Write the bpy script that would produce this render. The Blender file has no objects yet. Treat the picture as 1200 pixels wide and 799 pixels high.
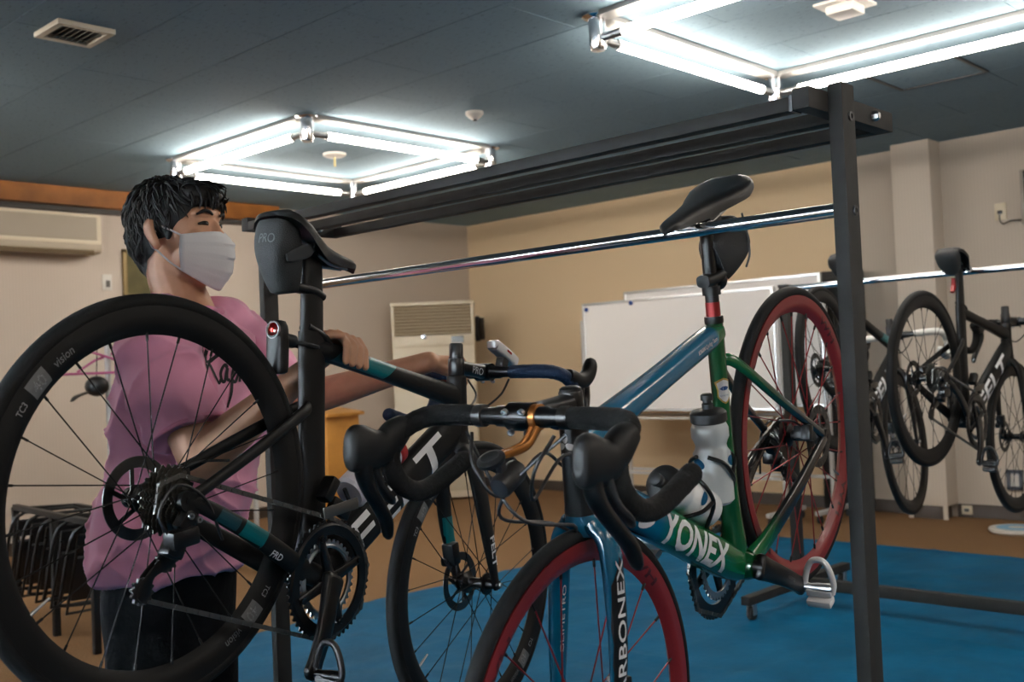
import bpy, bmesh, math, random
import numpy as np
from mathutils import Vector, Matrix
from mathutils.bvhtree import BVHTree
PI = math.pi
random.seed(7); rng = np.random.default_rng(7)
SC = bpy.context.scene
COL = SC.collection
R_ = math.radians

# ------------------------------------------------------------------ camera
CAM_H = 1.15
FPX = 1238.6                                   # focal length in pixels of the 1200x799 frame
YAW, PITCH, ROLL = R_(43.70), R_(1.494), R_(-2.434)
_f = np.array([-math.sin(YAW)*math.cos(PITCH), math.cos(YAW)*math.cos(PITCH), math.sin(PITCH)])
_r0 = np.array([math.cos(YAW), math.sin(YAW), 0.0]); _u0 = np.cross(_r0, _f)
_r = math.cos(ROLL)*_r0 + math.sin(ROLL)*_u0
_u = -math.sin(ROLL)*_r0 + math.cos(ROLL)*_u0
cd = bpy.data.cameras.new('camera'); cam = bpy.data.objects.new('camera', cd); COL.objects.link(cam)
cd.sensor_fit = 'HORIZONTAL'; cd.sensor_width = 36.0; cd.lens = FPX*36.0/1200.0
cd.clip_start = 0.05; cd.clip_end = 60
cam.matrix_world = Matrix(((_r[0], _u[0], -_f[0], 0), (_r[1], _u[1], -_f[1], 0), (_r[2], _u[2], -_f[2], CAM_H), (0, 0, 0, 1)))
cd.dof.use_dof = True; cd.dof.focus_distance = 2.1; cd.dof.aperture_fstop = 5.6
SC.camera = cam

def ray(x, y):
    return _r*((x-600)/FPX) - _u*((y-399.5)/FPX) + _f
CP = np.array([0, 0, CAM_H])
def at_depth(x, y, d): return Vector(CP + ray(x, y)*d)
def at_z(x, y, z):
    d = ray(x, y); return Vector(CP + d*((z-CAM_H)/d[2]))
def at_x(x, y, X):
    d = ray(x, y); return Vector(CP + d*(X/d[0]))
def at_y(x, y, Y):
    d = ray(x, y); return Vector(CP + d*(Y/d[1]))

# ------------------------------------------------------------------ world, exposure
w = bpy.data.worlds.new('world'); SC.world = w; w.use_nodes = True
w.node_tree.nodes['Background'].inputs[0].default_value = (0.55, 0.75, 1.0, 1)
w.node_tree.nodes['Background'].inputs[1].default_value = 1.0
SC.view_settings.view_transform = 'Standard'
SC.view_settings.look = 'None'
SC.view_settings.gamma = 1.0
SC.view_settings.use_curve_mapping = False
SC.view_settings.exposure = 1.75
try:
    SC.cycles.use_denoising = True
    SC.cycles.max_bounces = 8
    SC.cycles.sample_clamp_indirect = 6.0
    SC.cycles.caustics_reflective = False; SC.cycles.caustics_refractive = False
except Exception: pass
TUBE_POWER = 16.5

ROOM = dict(x0=-7.62, x1=4.2, y0=-3.6, y1=7.39, h=2.60)
def daylight(name, loc, rot, sx, sy, power, col):
    l = bpy.data.lights.new(name, 'AREA'); l.shape = 'RECTANGLE'; l.size = sx; l.size_y = sy
    l.energy = power; l.color = col
    o = bpy.data.objects.new(name, l); COL.objects.link(o); o.location = loc; o.rotation_euler = rot
    return o
# area lights added as soft fill, outside three unseen made-up windows
WINS = [(-6.6, -3.9), (-3.3, -0.6), (0.0, 2.7)]
for wa, wb_ in WINS:
    daylight('window_daylight', ((wa+wb_)/2, ROOM['y0']-0.25, 1.5), (R_(90), 0, 0), 2.7, 1.4, 135, (0.80, 0.92, 1.0))

# ------------------------------------------------------------------ materials
MATS = {}
def mat(name, col=(0.5,)*3, rough=0.5, metal=0.0, spec=0.5, coat=0.0, bump=None, var=None, emit=None, trans=0.0, ior=1.45, alpha=1.0, sheen=0.0, sss=0.0):
    """bump=(scale,strength[,stretch]) ; var=(scale,amount)"""
    if name in MATS: return MATS[name]
    m = bpy.data.materials.new(name); m.use_nodes = True
    nt = m.node_tree; b = nt.nodes['Principled BSDF']
    b.inputs['Base Color'].default_value = (*col, 1); b.inputs['Roughness'].default_value = rough
    b.inputs['Metallic'].default_value = metal; b.inputs['Specular IOR Level'].default_value = spec
    b.inputs['Coat Weight'].default_value = coat; b.inputs['Coat Roughness'].default_value = 0.08
    b.inputs['Transmission Weight'].default_value = trans; b.inputs['IOR'].default_value = ior
    b.inputs['Alpha'].default_value = alpha; b.inputs['Sheen Weight'].default_value = sheen
    if sss: b.inputs['Subsurface Weight'].default_value = sss; b.inputs['Subsurface Radius'].default_value = (0.01, 0.004, 0.002)
    if emit: b.inputs['Emission Color'].default_value = (*emit[0], 1); b.inputs['Emission Strength'].default_value = emit[1]
    if bump or var:
        tc = nt.nodes.new('ShaderNodeTexCoord')
    if var:
        n = nt.nodes.new('ShaderNodeTexNoise'); n.inputs['Scale'].default_value = var[0]; n.inputs['Detail'].default_value = 4
        r = nt.nodes.new('ShaderNodeValToRGB')
        a = var[1]
        r.color_ramp.elements[0].position = 0.3; r.color_ramp.elements[1].position = 0.7
        r.color_ramp.elements[0].color = (*[max(0, c*(1-a)) for c in col], 1); r.color_ramp.elements[1].color = (*[min(1, c*(1+a)) for c in col], 1)
        nt.links.new(tc.outputs['Object'], n.inputs['Vector']); nt.links.new(n.outputs['Fac'], r.inputs[0]); nt.links.new(r.outputs[0], b.inputs['Base Color'])
    if bump:
        n = nt.nodes.new('ShaderNodeTexNoise'); n.inputs['Scale'].default_value = bump[0]; n.inputs['Detail'].default_value = 3
        bp = nt.nodes.new('ShaderNodeBump'); bp.inputs['Strength'].default_value = bump[1]; bp.inputs['Distance'].default_value = 0.01
        src = tc.outputs['Object']
        if len(bump) > 2:
            mp = nt.nodes.new('ShaderNodeMapping'); mp.inputs['Scale'].default_value = bump[2]
            nt.links.new(src, mp.inputs['Vector']); src = mp.outputs[0]
        nt.links.new(src, n.inputs['Vector']); nt.links.new(n.outputs['Fac'], bp.inputs['Height']); nt.links.new(bp.outputs[0], b.inputs['Normal'])
    MATS[name] = m
    return m

def ramp_mat(name, axis, stops, rough=0.25, coat=0.6, coord='Object', scale=1.0, offset=0.0):
    """paint that changes along one axis of the object: stops [(pos,col)...] in metres"""
    if name in MATS: return MATS[name]
    m = mat(name, stops[0][1], rough, coat=coat); nt = m.node_tree; b = nt.nodes['Principled BSDF']
    tc = nt.nodes.new('ShaderNodeTexCoord'); dp = nt.nodes.new('ShaderNodeVectorMath'); dp.operation = 'DOT_PRODUCT'
    dp.inputs[1].default_value = axis
    nt.links.new(tc.outputs[coord], dp.inputs[0])
    lo, hi = stops[0][0], stops[-1][0]
    mr = nt.nodes.new('ShaderNodeMapRange'); mr.inputs['From Min'].default_value = lo; mr.inputs['From Max'].default_value = hi
    nt.links.new(dp.outputs['Value'], mr.inputs['Value'])
    r = nt.nodes.new('ShaderNodeValToRGB')
    for i, (p, c) in enumerate(stops):
        q = (p-lo)/(hi-lo)
        e = r.color_ramp.elements[i] if i < 2 else r.color_ramp.elements.new(q)
        e.position = q; e.color = (*c, 1)
    # elements 0/1 exist already: rewrite all in order
    els = r.color_ramp.elements
    for i, (p, c) in enumerate(stops):
        els[i].position = (p-lo)/(hi-lo); els[i].color = (*c, 1)
    nt.links.new(mr.outputs[0], r.inputs[0]); nt.links.new(r.outputs[0], b.inputs['Base Color'])
    return m

# ------------------------------------------------------------------ mesh builder
def crom(rows, n=6):
    """Catmull-Rom through rows of numbers"""
    A = np.array(rows, float)
    if len(A) < 3: 
        t = np.linspace(0, 1, n+1)[:, None]; return A[0]*(1-t) + A[1]*t
    P = np.vstack([2*A[0]-A[1], A, 2*A[-1]-A[-2]]); out = []
    for i in range(1, len(P)-2):
        p0, p1, p2, p3 = P[i-1], P[i], P[i+1], P[i+2]
        for k in range(n):
            t = k/n
            out.append(0.5*((2*p1)+(-p0+p2)*t+(2*p0-5*p1+4*p2-p3)*t*t+(-p0+3*p1-3*p2+p3)*t**3))
    out.append(A[-1]); return np.array(out)

class MB:
    def __init__(s): s.v = []; s.f = []
    def add(s, vs, fs):
        o = len(s.v); s.v += [tuple(map(float, v)) for v in vs]; s.f += [tuple(i+o for i in f) for f in fs]; return s
    def box(s, c, size, rot=None, bev=0.0):
        bm = bmesh.new(); bmesh.ops.create_cube(bm, size=1.0)
        for v in bm.verts: v.co = Vector((v.co.x*size[0], v.co.y*size[1], v.co.z*size[2]))
        if bev > 0: bmesh.ops.bevel(bm, geom=list(bm.edges), offset=min(bev, min(size)*0.45), segments=2, profile=0.6, affect='EDGES')
        Rm = rot if rot is not None else Matrix.Identity(3)
        c = Vector(c)
        bm.verts.index_update()
        s.add([Rm @ v.co + c for v in bm.verts], [[v.index for v in f.verts] for f in bm.faces]); bm.free(); return s
    def bar(s, a, b, wd, ht, up=(0, 0, 1), bev=0.0):
        a, b = Vector(a), Vector(b); x = (b-a).normalized(); z = Vector(up); y = z.cross(x).normalized(); z = x.cross(y)
        return s.box((a+b)/2, ((b-a).length, wd, ht), Matrix((x, y, z)).transposed(), bev)
    def rings(s, rings, closed=False, caps=True):
        n = len(rings[0]); vs = [v for r in rings for v in r]; fs = []
        m = len(rings)
        for i in range(m if closed else m-1):
            for k in range(n):
                a, b = i*n, ((i+1) % m)*n
                fs.append((a+k, a+(k+1) % n, b+(k+1) % n, b+k))
        if caps and not closed: fs.append(tuple(range(n))[::-1]); fs.append(tuple((m-1)*n+k for k in range(n)))
        return s.add(vs, fs)
    def tube(s, pts, r, seg=10, closed=False, caps=True):
        P = [Vector(p) for p in pts]; m = len(P); rr = [r]*m if isinstance(r, (int, float)) else list(r)
        T = []
        for i in range(m):
            a = P[(i-1) % m] if (closed or i > 0) else P[i]; b = P[(i+1) % m] if (closed or i < m-1) else P[i]
            T.append((b-a).normalized() if (b-a).length > 1e-9 else Vector((0, 0, 1)))
        n = T[0].orthogonal().normalized(); rg = []
        for i in range(m):
            n = (n - T[i]*n.dot(T[i]))
            n = n.normalized() if n.length > 1e-6 else T[i].orthogonal().normalized()
            b = T[i].cross(n)
            rg.append([P[i] + (n*math.cos(2*PI*k/seg)+b*math.sin(2*PI*k/seg))*rr[i] for k in range(seg)])
        return s.rings(rg, closed, caps)
    def sweep(s, rows, side=(0, 1, 0), seg=20, ex=2.0, n=5, caps=True):
        """rows (x,y,z,half_side,half_normal); superelliptic section"""
        A = crom(rows, n); rg = []
        side = Vector(side)
        for i in range(len(A)):
            p = Vector(A[i][:3]); t = Vector(A[min(i+1, len(A)-1)][:3]) - Vector(A[max(i-1, 0)][:3]); t.normalize()
            sd = (side - t*side.dot(t)).normalized(); nm = t.cross(sd)
            ring = []
            for k in range(seg):
                a = 2*PI*k/seg; c, q = math.cos(a), math.sin(a)
                ring.append(p + sd*(math.copysign(abs(c)**(2/ex), c)*A[i][3]) + nm*(math.copysign(abs(q)**(2/ex), q)*A[i][4]))
            rg.append(ring)
        return s.rings(rg, False, caps)
    def lathe(s, prof, c=(0, 0, 0), axis=(0, 1, 0), seg=32, closed=False):
        """prof [(radius, height along axis)]"""
        ax = Vector(axis).normalized(); u = ax.orthogonal().normalized()
        if abs(ax.y) > 0.99: u = Vector((1, 0, 0))
        w_ = ax.cross(u); c = Vector(c); rg = []
        for k in range(seg):
            a = 2*PI*k/seg; d = u*math.cos(a)+w_*math.sin(a)
            rg.append([c + d*r + ax*h for r, h in prof])
        n = len(prof); vs = [v for r in rg for v in r]; fs = []
        for k in range(seg):
            for i in range(n if closed else n-1):
                j = (i+1) % n; fs.append((k*n+i, ((k+1) % seg)*n+i, ((k+1) % seg)*n+j, k*n+j))
        if not closed:
            if prof[0][0] > 1e-6: fs.append(tuple(k*n for k in range(seg)))
            if prof[-1][0] > 1e-6: fs.append(tuple(k*n+n-1 for k in range(seg))[::-1])
        return s.add(vs, fs)
    def ell(s, c, r, rot=None, seg=16, rings=10):
        Rm = rot if rot is not None else Matrix.Identity(3); c = Vector(c); vs = []; fs = []
        for i in range(1, rings):
            t = PI*i/rings
            for k in range(seg):
                a = 2*PI*k/seg; vs.append(Rm @ Vector((r[0]*math.sin(t)*math.cos(a), r[1]*math.sin(t)*math.sin(a), r[2]*math.cos(t))) + c)
        top = len(vs); vs.append(Rm @ Vector((0, 0, r[2])) + c); vs.append(Rm @ Vector((0, 0, -r[2])) + c)
        for i in range(rings-2):
            for k in range(seg): fs.append((i*seg+k, (i+1)*seg+k, (i+1)*seg+(k+1) % seg, i*seg+(k+1) % seg))
        for k in range(seg):
            fs.append((top, k, (k+1) % seg)); fs.append((top+1, (rings-2)*seg+(k+1) % seg, (rings-2)*seg+k))
        return s.add(vs, fs)
    def caps_(s, a, b, ra, rb, seg=14):
        """tapered capsule with round ends"""
        a, b = Vector(a), Vector(b); d = (b-a).normalized(); pts = []; rr = []
        for t in (80, 55, 30): pts.append(a - d*ra*math.sin(R_(t))); rr.append(ra*math.cos(R_(t)))
        pts += [a, b]; rr += [ra, rb]
        for t in (30, 55, 80): pts.append(b + d*rb*math.sin(R_(t))); rr.append(rb*math.cos(R_(t)))
        return s.tube(pts, rr, seg)
    def gear(s, r, teeth, tooth, thick, rin, c=(0, 0, 0), axis_y=True):
        n = teeth*4; o = []
        for k in range(n):
            a = 2*PI*k/n; rad = r + (tooth if k % 4 in (0, 1) else 0); o.append((math.cos(a), math.sin(a), rad))
        vs = []
        for h in (-thick/2, thick/2):
            for ca, sa, rad in o: vs.append((c[0]+ca*rad, c[1]+h, c[2]+sa*rad))
            for ca, sa, rad in o: vs.append((c[0]+ca*rin, c[1]+h, c[2]+sa*rin))
        fs = []
        for k in range(n):
            j = (k+1) % n
            fs += [(k, j, n+j, n+k), (2*n+k, 3*n+k, 3*n+j, 2*n+j), (k, 2*n+k, 2*n+j, j), (n+k, n+j, 3*n+j, 3*n+k)]
        return s.add(vs, fs)
    def mesh(s, name, sharp=40):
        me = bpy.data.meshes.new(name); me.from_pydata(s.v, [], s.f)
        bm = bmesh.new(); bm.from_mesh(me); bmesh.ops.recalc_face_normals(bm, faces=bm.faces); bm.to_mesh(me); bm.free()
        if sharp:
            me.polygons.foreach_set('use_smooth', [True]*len(me.polygons))
            me.set_sharp_from_angle(angle=R_(sharp))
        me.update(); return me
    def obj(s, name, m=None, parent=None, sharp=40):
        return link(name, s.mesh(name, sharp), m, parent)

def link(name, me, m=None, parent=None):
    if m is not None:
        me.materials.clear(); me.materials.append(m)
    o = bpy.data.objects.new(name, me); COL.objects.link(o)
    if parent is not None: o.parent = parent
    return o
def empty(name, loc=(0, 0, 0), mtx=None):
    o = bpy.data.objects.new(name, None); COL.objects.link(o); o.empty_display_size = 0.1
    if mtx is not None: o.matrix_world = mtx
    else: o.location = loc
    return o
def tag(o, label, cat, group=None, kind=None):
    o['label'] = label; o['category'] = cat
    if group: o['group'] = group
    if kind: o['kind'] = kind
    return o
def struct(o, label=None, cat=None):
    o['kind'] = 'structure'
    if label: o['label'] = label; o['category'] = cat
    return o
def copy_tree(o, parent=None):
    c = o.copy(); COL.objects.link(c); c.parent = parent
    for ch in list(o.children): copy_tree(ch, c)
    return c

_txt_cache = {}
def text_geo(s, bold=0.0, shear=0.0, cuts=2):
    key = (s, bold, shear, cuts)
    if key in _txt_cache: return _txt_cache[key]
    cu = bpy.data.curves.new('t', 'FONT'); cu.body = s; cu.size = 1.0; cu.offset = bold; cu.shear = shear
    cu.align_x = 'CENTER'; cu.align_y = 'CENTER'; cu.resolution_u = 3
    o = bpy.data.objects.new('t', cu); COL.objects.link(o)
    dg = bpy.context.evaluated_depsgraph_get(); me = bpy.data.meshes.new_from_object(o.evaluated_get(dg))
    bm = bmesh.new(); bm.from_mesh(me); bmesh.ops.remove_doubles(bm, verts=bm.verts, dist=1e-4)
    bmesh.ops.triangulate(bm, faces=bm.faces)
    for _ in range(cuts):
        lng = [e for e in bm.edges if e.calc_length() > 0.16]
        if lng: bmesh.ops.subdivide_edges(bm, edges=lng, cuts=1); bmesh.ops.triangulate(bm, faces=bm.faces)
    bm.verts.index_update()
    vs = [(v.co.x, v.co.y) for v in bm.verts]; fs = [[v.index for v in f.verts] for f in bm.faces]; bm.free()
    bpy.data.objects.remove(o); bpy.data.curves.remove(cu); bpy.data.meshes.remove(me)
    xs = [v[0] for v in vs]; ys = [v[1] for v in vs]; cx, cy = (min(xs)+max(xs))/2, (min(ys)+max(ys))/2
    W, H = max(xs)-min(xs), max(ys)-min(ys)
    _txt_cache[key] = ([((x-cx)/W, (y-cy)/H) for x, y in vs], fs)       # unit box
    return _txt_cache[key]
def poly_geo(pts, cuts=4):
    bm = bmesh.new(); vs = [bm.verts.new((p[0], p[1], 0)) for p in pts]; bm.faces.new(vs)
    bmesh.ops.triangulate(bm, faces=bm.faces)
    for _ in range(cuts):
        L = sorted(e.calc_length() for e in bm.edges)[-1]
        lng = [e for e in bm.edges if e.calc_length() > L*0.45]
        bmesh.ops.subdivide_edges(bm, edges=lng, cuts=1); bmesh.ops.triangulate(bm, faces=bm.faces)
    bm.verts.index_update()
    r = ([(v.co.x, v.co.y) for v in bm.verts], [[v.index for v in f.verts] for f in bm.faces]); bm.free(); return r
def bvh_of(o):
    me = o.data; return BVHTree.FromPolygons([v.co.copy() for v in me.vertices], [tuple(p.vertices) for p in me.polygons])
def decal(name, geo, org, u, v, W, H, m, parent, bvh=None, lift=0.0013, reach=0.2):
    """flat print: geo in a unit box, laid at org with axes u (W wide) and v (H high), pressed onto bvh along -n"""
    u, v = Vector(u).normalized(), Vector(v).normalized(); n = u.cross(v).normalized(); v = n.cross(u); org = Vector(org)
    P = []; ok = []
    for x, y in geo[0]:
        p = org + u*(x*W) + v*(y*H); good = True
        if bvh is not None:
            h = bvh.ray_cast(p + n*reach, -n, reach*2)
            if h[0] is None: good = False
            else: p = h[0] + n*lift
        P.append(p); ok.append(good)
    mb = MB(); fs = [f for f in geo[1] if all(ok[i] for i in f)]
    mb.add(P, fs)
    me = bpy.data.meshes.new(name); me.from_pydata(mb.v, [], mb.f)
    bm = bmesh.new(); bm.from_mesh(me); bmesh.ops.delete(bm, geom=[x for x in bm.verts if not x.link_faces], context='VERTS')
    for f in bm.faces:
        f.normal_update()
        if f.normal.dot(n) < 0: f.normal_flip()
    bm.to_mesh(me); bm.free()
    return link(name, me, m, parent)
def evaluated(o):
    dg = bpy.context.evaluated_depsgraph_get(); dg.update(); me = bpy.data.meshes.new_from_object(o.evaluated_get(dg)); return me
def remesh(mb, name, voxel, smooth=4, m=None, parent=None, disp=None):
    o = mb.obj(name+'_tmp', None, None, 0)
    r = o.modifiers.new('r', 'REMESH'); r.mode = 'VOXEL'; r.voxel_size = voxel; r.use_smooth_shade = True
    if smooth:
        s = o.modifiers.new('s', 'SMOOTH'); s.factor = 0.5; s.iterations = smooth
    me = evaluated(o); old = o.data; bpy.data.objects.remove(o); bpy.data.meshes.remove(old)
    me.name = name
    me.polygons.foreach_set('use_smooth', [True]*len(me.polygons))
    if disp: disp(me)
    return link(name, me, m, parent)

# ------------------------------------------------------------------ the room
X0, X1, Y0, Y1, HH = ROOM['x0'], ROOM['x1'], ROOM['y0'], ROOM['y1'], ROOM['h']
M_white = mat('white paint', (0.62, 0.6, 0.56), 0.5)
M_black = mat('satin black', (0.009, 0.0092, 0.0095), 0.45, spec=0.3)
M_chrome = mat('chrome', (0.72, 0.72, 0.74), 0.14, 1.0)
M_steel = mat('brushed steel', (0.4, 0.4, 0.4), 0.35, 1.0)
M_rubber = mat('rubber', (0.016, 0.0165, 0.017), 0.75)
M_plastic = mat('black plastic', (0.018, 0.018, 0.019), 0.45)

def wall_mat(name, col, stripe):
    m = mat(name, col, 0.85, spec=0.2); nt = m.node_tree; b = nt.nodes['Principled BSDF']
    tc = nt.nodes.new('ShaderNodeTexCoord'); wv = nt.nodes.new('ShaderNodeTexWave'); wv.wave_type = 'BANDS'
    wv.bands_direction = stripe; wv.inputs['Scale'].default_value = 14; wv.inputs['Distortion'].default_value = 1.2; wv.inputs['Detail'].default_value = 2
    r = nt.nodes.new('ShaderNodeValToRGB')
    r.color_ramp.elements[0].color = (*[c*0.97 for c in col], 1); r.color_ramp.elements[1].color = (*[c*1.015 for c in col], 1)
    nt.links.new(tc.outputs['Object'], wv.inputs['Vector']); nt.links.new(wv.outputs['Fac'], r.inputs[0]); nt.links.new(r.outputs[0], b.inputs['Base Color'])
    n = nt.nodes.new('ShaderNodeTexNoise'); n.inputs['Scale'].default_value = 260; bp = nt.nodes.new('ShaderNodeBump'); bp.inputs['Strength'].default_value = 0.15; bp.inputs['Distance'].default_value = 0.002
    nt.links.new(tc.outputs['Object'], n.inputs['Vector']); nt.links.new(n.outputs['Fac'], bp.inputs['Height']); nt.links.new(bp.outputs[0], b.inputs['Normal'])
    return m
M_wallL = wall_mat('wallpaper pale grey beige', (0.565, 0.495, 0.43), 'Y')
M_wallB = wall_mat('wallpaper sand', (0.86, 0.69, 0.47), 'X')  # same back wall; its gradual light falloff is painted in as this tone
M_wallC = wall_mat('wallpaper light beige', (0.58, 0.525, 0.46), 'X')

# floor: brown carpet
fm = mat('brown carpet', (0.235, 0.137, 0.07), 0.95, spec=0.1, bump=(420, 0.5), var=(160, 0.28))
fl = MB().box(((X0+X1)/2, (Y0+Y1)/2, -0.05), (X1-X0+0.4, Y1-Y0+0.4, 0.1)).obj('floor', fm); struct(fl, 'brown short-pile carpet floor of the meeting room', 'floor')

# walls
wl = MB().box((X0-0.06, (Y0+Y1)/2, HH/2), (0.12, Y1-Y0+0.24, HH)).obj('wall_left', M_wallL); struct(wl)
wb = MB().box(((X0-3.5)/2, Y1+0.06, HH/2), (-3.5-X0, 0.12, HH))
wb = wb.obj('wall_back', M_wallB); struct(wb)
wb2 = MB().box(((-3.5+X1)/2, Y1+0.06, HH/2), (X1+3.5, 0.12, HH)).obj('wall_back', M_wallC); struct(wb2)
wr = MB().box((X1+0.06, (Y0+Y1)/2, HH/2), (0.12, Y1-Y0+0.24, HH)).obj('wall_right', M_wallL); struct(wr)
# front wall (behind the camera) with made-up window openings that let the fill in
wf = MB(); wins = WINS; zs, zt = 0.80, 2.20
xs = [X0] + [q for a in wins for q in a] + [X1]
for i in range(0, len(xs), 2): wf.box(((xs[i]+xs[i+1])/2, Y0-0.06, HH/2), (xs[i+1]-xs[i], 0.12, HH))
for a, b in wins:
    wf.box(((a+b)/2, Y0-0.06, zs/2), (b-a, 0.12, zs)); wf.box(((a+b)/2, Y0-0.06, (HH+zt)/2), (b-a, 0.12, HH-zt))
wfo = wf.obj('wall_front', M_wallL, sharp=0); struct(wfo)
M_glass = mat('window glass', (1, 1, 1), 0.02, trans=1.0, ior=1.02, spec=0.1)
for i, (a, b) in enumerate(wins):
    f = MB(); c = (a+b)/2
    for z in (zs+0.02, zt-0.02): f.box((c, Y0-0.06, z), (b-a, 0.06, 0.04))
    for x in (a+0.02, c, b-0.02): f.box((x, Y0-0.06, (zs+zt)/2), (0.04, 0.06, zt-zs-0.08))
    fo = f.obj('window_%d' % (i+1), M_white, sharp=0); struct(fo)  # unseen window frame, made up to go with the fill lights
    for x in ((a+c)/2, (b+c)/2): MB().box((x, Y0-0.06, (zs+zt)/2), ((b-a)/2-0.05, 0.006, zt-zs-0.08)).obj('pane', M_glass, fo, 0)

# ceiling boards, running bond 0.91 x 0.455
cm = mat('ceiling board', (0.195, 0.28, 0.335), 0.9, spec=0.15)
nt = cm.node_tree; b_ = nt.nodes['Principled BSDF']
tc = nt.nodes.new('ShaderNodeTexCoord'); vo = nt.nodes.new('ShaderNodeTexNoise'); vo.inputs['Scale'].default_value = 55; vo.inputs['Detail'].default_value = 2
geo_n = nt.nodes.new('ShaderNodeNewGeometry'); mp = nt.nodes.new('ShaderNodeMapping'); mp.inputs['Scale'].default_value = (0.6, 1.4, 1)
nt.links.new(geo_n.outputs['Position'], mp.inputs[0]); nt.links.new(mp.outputs[0], vo.inputs['Vector'])
r = nt.nodes.new('ShaderNodeValToRGB'); r.color_ramp.elements[0].position = 0.30; r.color_ramp.elements[1].position = 0.40
r.color_ramp.elements[0].color = (0.135, 0.19, 0.235, 1); r.color_ramp.elements[1].color = (0.195, 0.28, 0.335, 1)
nt.links.new(vo.outputs['Fac'], r.inputs[0]); nt.links.new(r.outputs[0], b_.inputs['Base Color'])
ceil = MB().box(((X0+X1)/2, (Y0+Y1)/2, HH+0.06), (X1-X0+0.24, Y1-Y0+0.24, 0.1)).obj('ceiling', mat('ceiling joint', (0.2, 0.22, 0.23), 0.9), sharp=0)
struct(ceil, 'blue grey boarded ceiling with thin staggered joints', 'ceiling')
PW, PD, GAP = 0.91, 0.455, 0.0035
pm = MB().box((0, 0, 0.005), (PW-GAP, PD-GAP, 0.01), bev=0.0015).mesh('ceiling_board', 0); pm.materials.append(cm)
r0 = int(math.floor((0.2-3.94)/PD)); npan = 0
for j in range(r0, 9):
    ya = 3.94 + j*PD; ya2 = min(ya+PD, Y1)
    if ya >= Y1 - 0.03: continue
    off = -3.325 + (0.455 if j % 2 == 0 else 0.0)
    k0 = int(math.floor((X0-off)/PW))
    for k in range(k0, k0+11):
        xa, xb = max(off+k*PW, X0), min(off+k*PW+PW, X1)
        if xb - xa < 0.04 or xa > 2.0: continue
        o = bpy.data.objects.new('ceiling_board', pm); COL.objects.link(o); o.parent = ceil
        o.location = ((xa+xb)/2, (ya+ya2)/2, HH); o.scale = ((xb-xa)/PW, (ya2-ya)/PD, 1); npan += 1
# the boards nearer the windows, out of the picture, joined
rest = MB()
for j in range(int(math.floor((Y0-3.94)/PD)), r0):
    ya = max(3.94+j*PD, Y0)
    for k in range(13):
        xa = X0+k*PW; xb = min(xa+PW, X1)
        rest.box(((xa+xb)/2, (ya+3.94+(j+1)*PD)/2, HH+0.005), (xb-xa-GAP, 3.94+(j+1)*PD-ya-GAP, 0.01))
ro = rest.obj('ceiling_boards', cm, ceil, 0); ro['kind'] = 'stuff'

# column on the back wall, skirting, timber pelmet
colm = MB().box((-3.005, 7.295, HH/2+0.045), (0.27, 0.19, HH-0.09), bev=0.004)
for x in (-3.125, -2.885): colm.box((x, 7.205, 0.046), (0.03, 0.012, 0.092))
colm = colm.obj('wall_column', wall_mat('pilaster paper', (0.66, 0.60, 0.53), 'X')); struct(colm, 'square pilaster standing proud of the back wall', 'column')
M_skirt = mat('dark skirting', (0.045, 0.03, 0.02), 0.6)
for nm, c, s in (('baseboard_back', ((X0-3.14)/2, Y1-0.008, 0.045), (-3.14-X0, 0.016, 0.09)), ('baseboard_back', ((-2.87+X1)/2, Y1-0.008, 0.045), (X1+2.87, 0.016, 0.09)),
                 ('baseboard_column', (-3.005, 7.28, 0.045), (0.21, 0.14, 0.09)), ('baseboard_left', (X0+0.008, (Y0+Y1)/2, 0.045), (0.016, Y1-Y0, 0.09)),
                 ('baseboard_right', (X1-0.008, (Y0+Y1)/2, 0.045), (0.016, Y1-Y0, 0.09)), ('baseboard_front', ((X0+X1)/2, Y0+0.008, 0.045), (X1-X0, 0.016, 0.09))):
    struct(MB().box(c, s).obj(nm, M_skirt, sharp=0))
woodp = mat('orange timber', (0.36, 0.135, 0.03), 0.5, var=(6, 0.25), bump=(30, 0.2, (20, 1, 20)))
zb = at_x(0, 233, X0+0.10).z
struct(MB().box((X0+0.05, (Y0+5.1)/2, (HH+zb)/2), (0.10, 5.1-Y0, HH-zb-0.002), bev=0.004).obj('trim_1', woodp), 'orange brown timber pelmet along the top of the wall', 'trim')
MB().box((X0+0.03, (Y0+5.1)/2, zb-0.02), (0.04, 5.1-Y0, 0.035)).obj('curtain_track', mat('dark track', (0.05, 0.045, 0.04), 0.6), bpy.data.objects['trim_1'], 0)  # dark strip standing in for the shade under the pelmet

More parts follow.
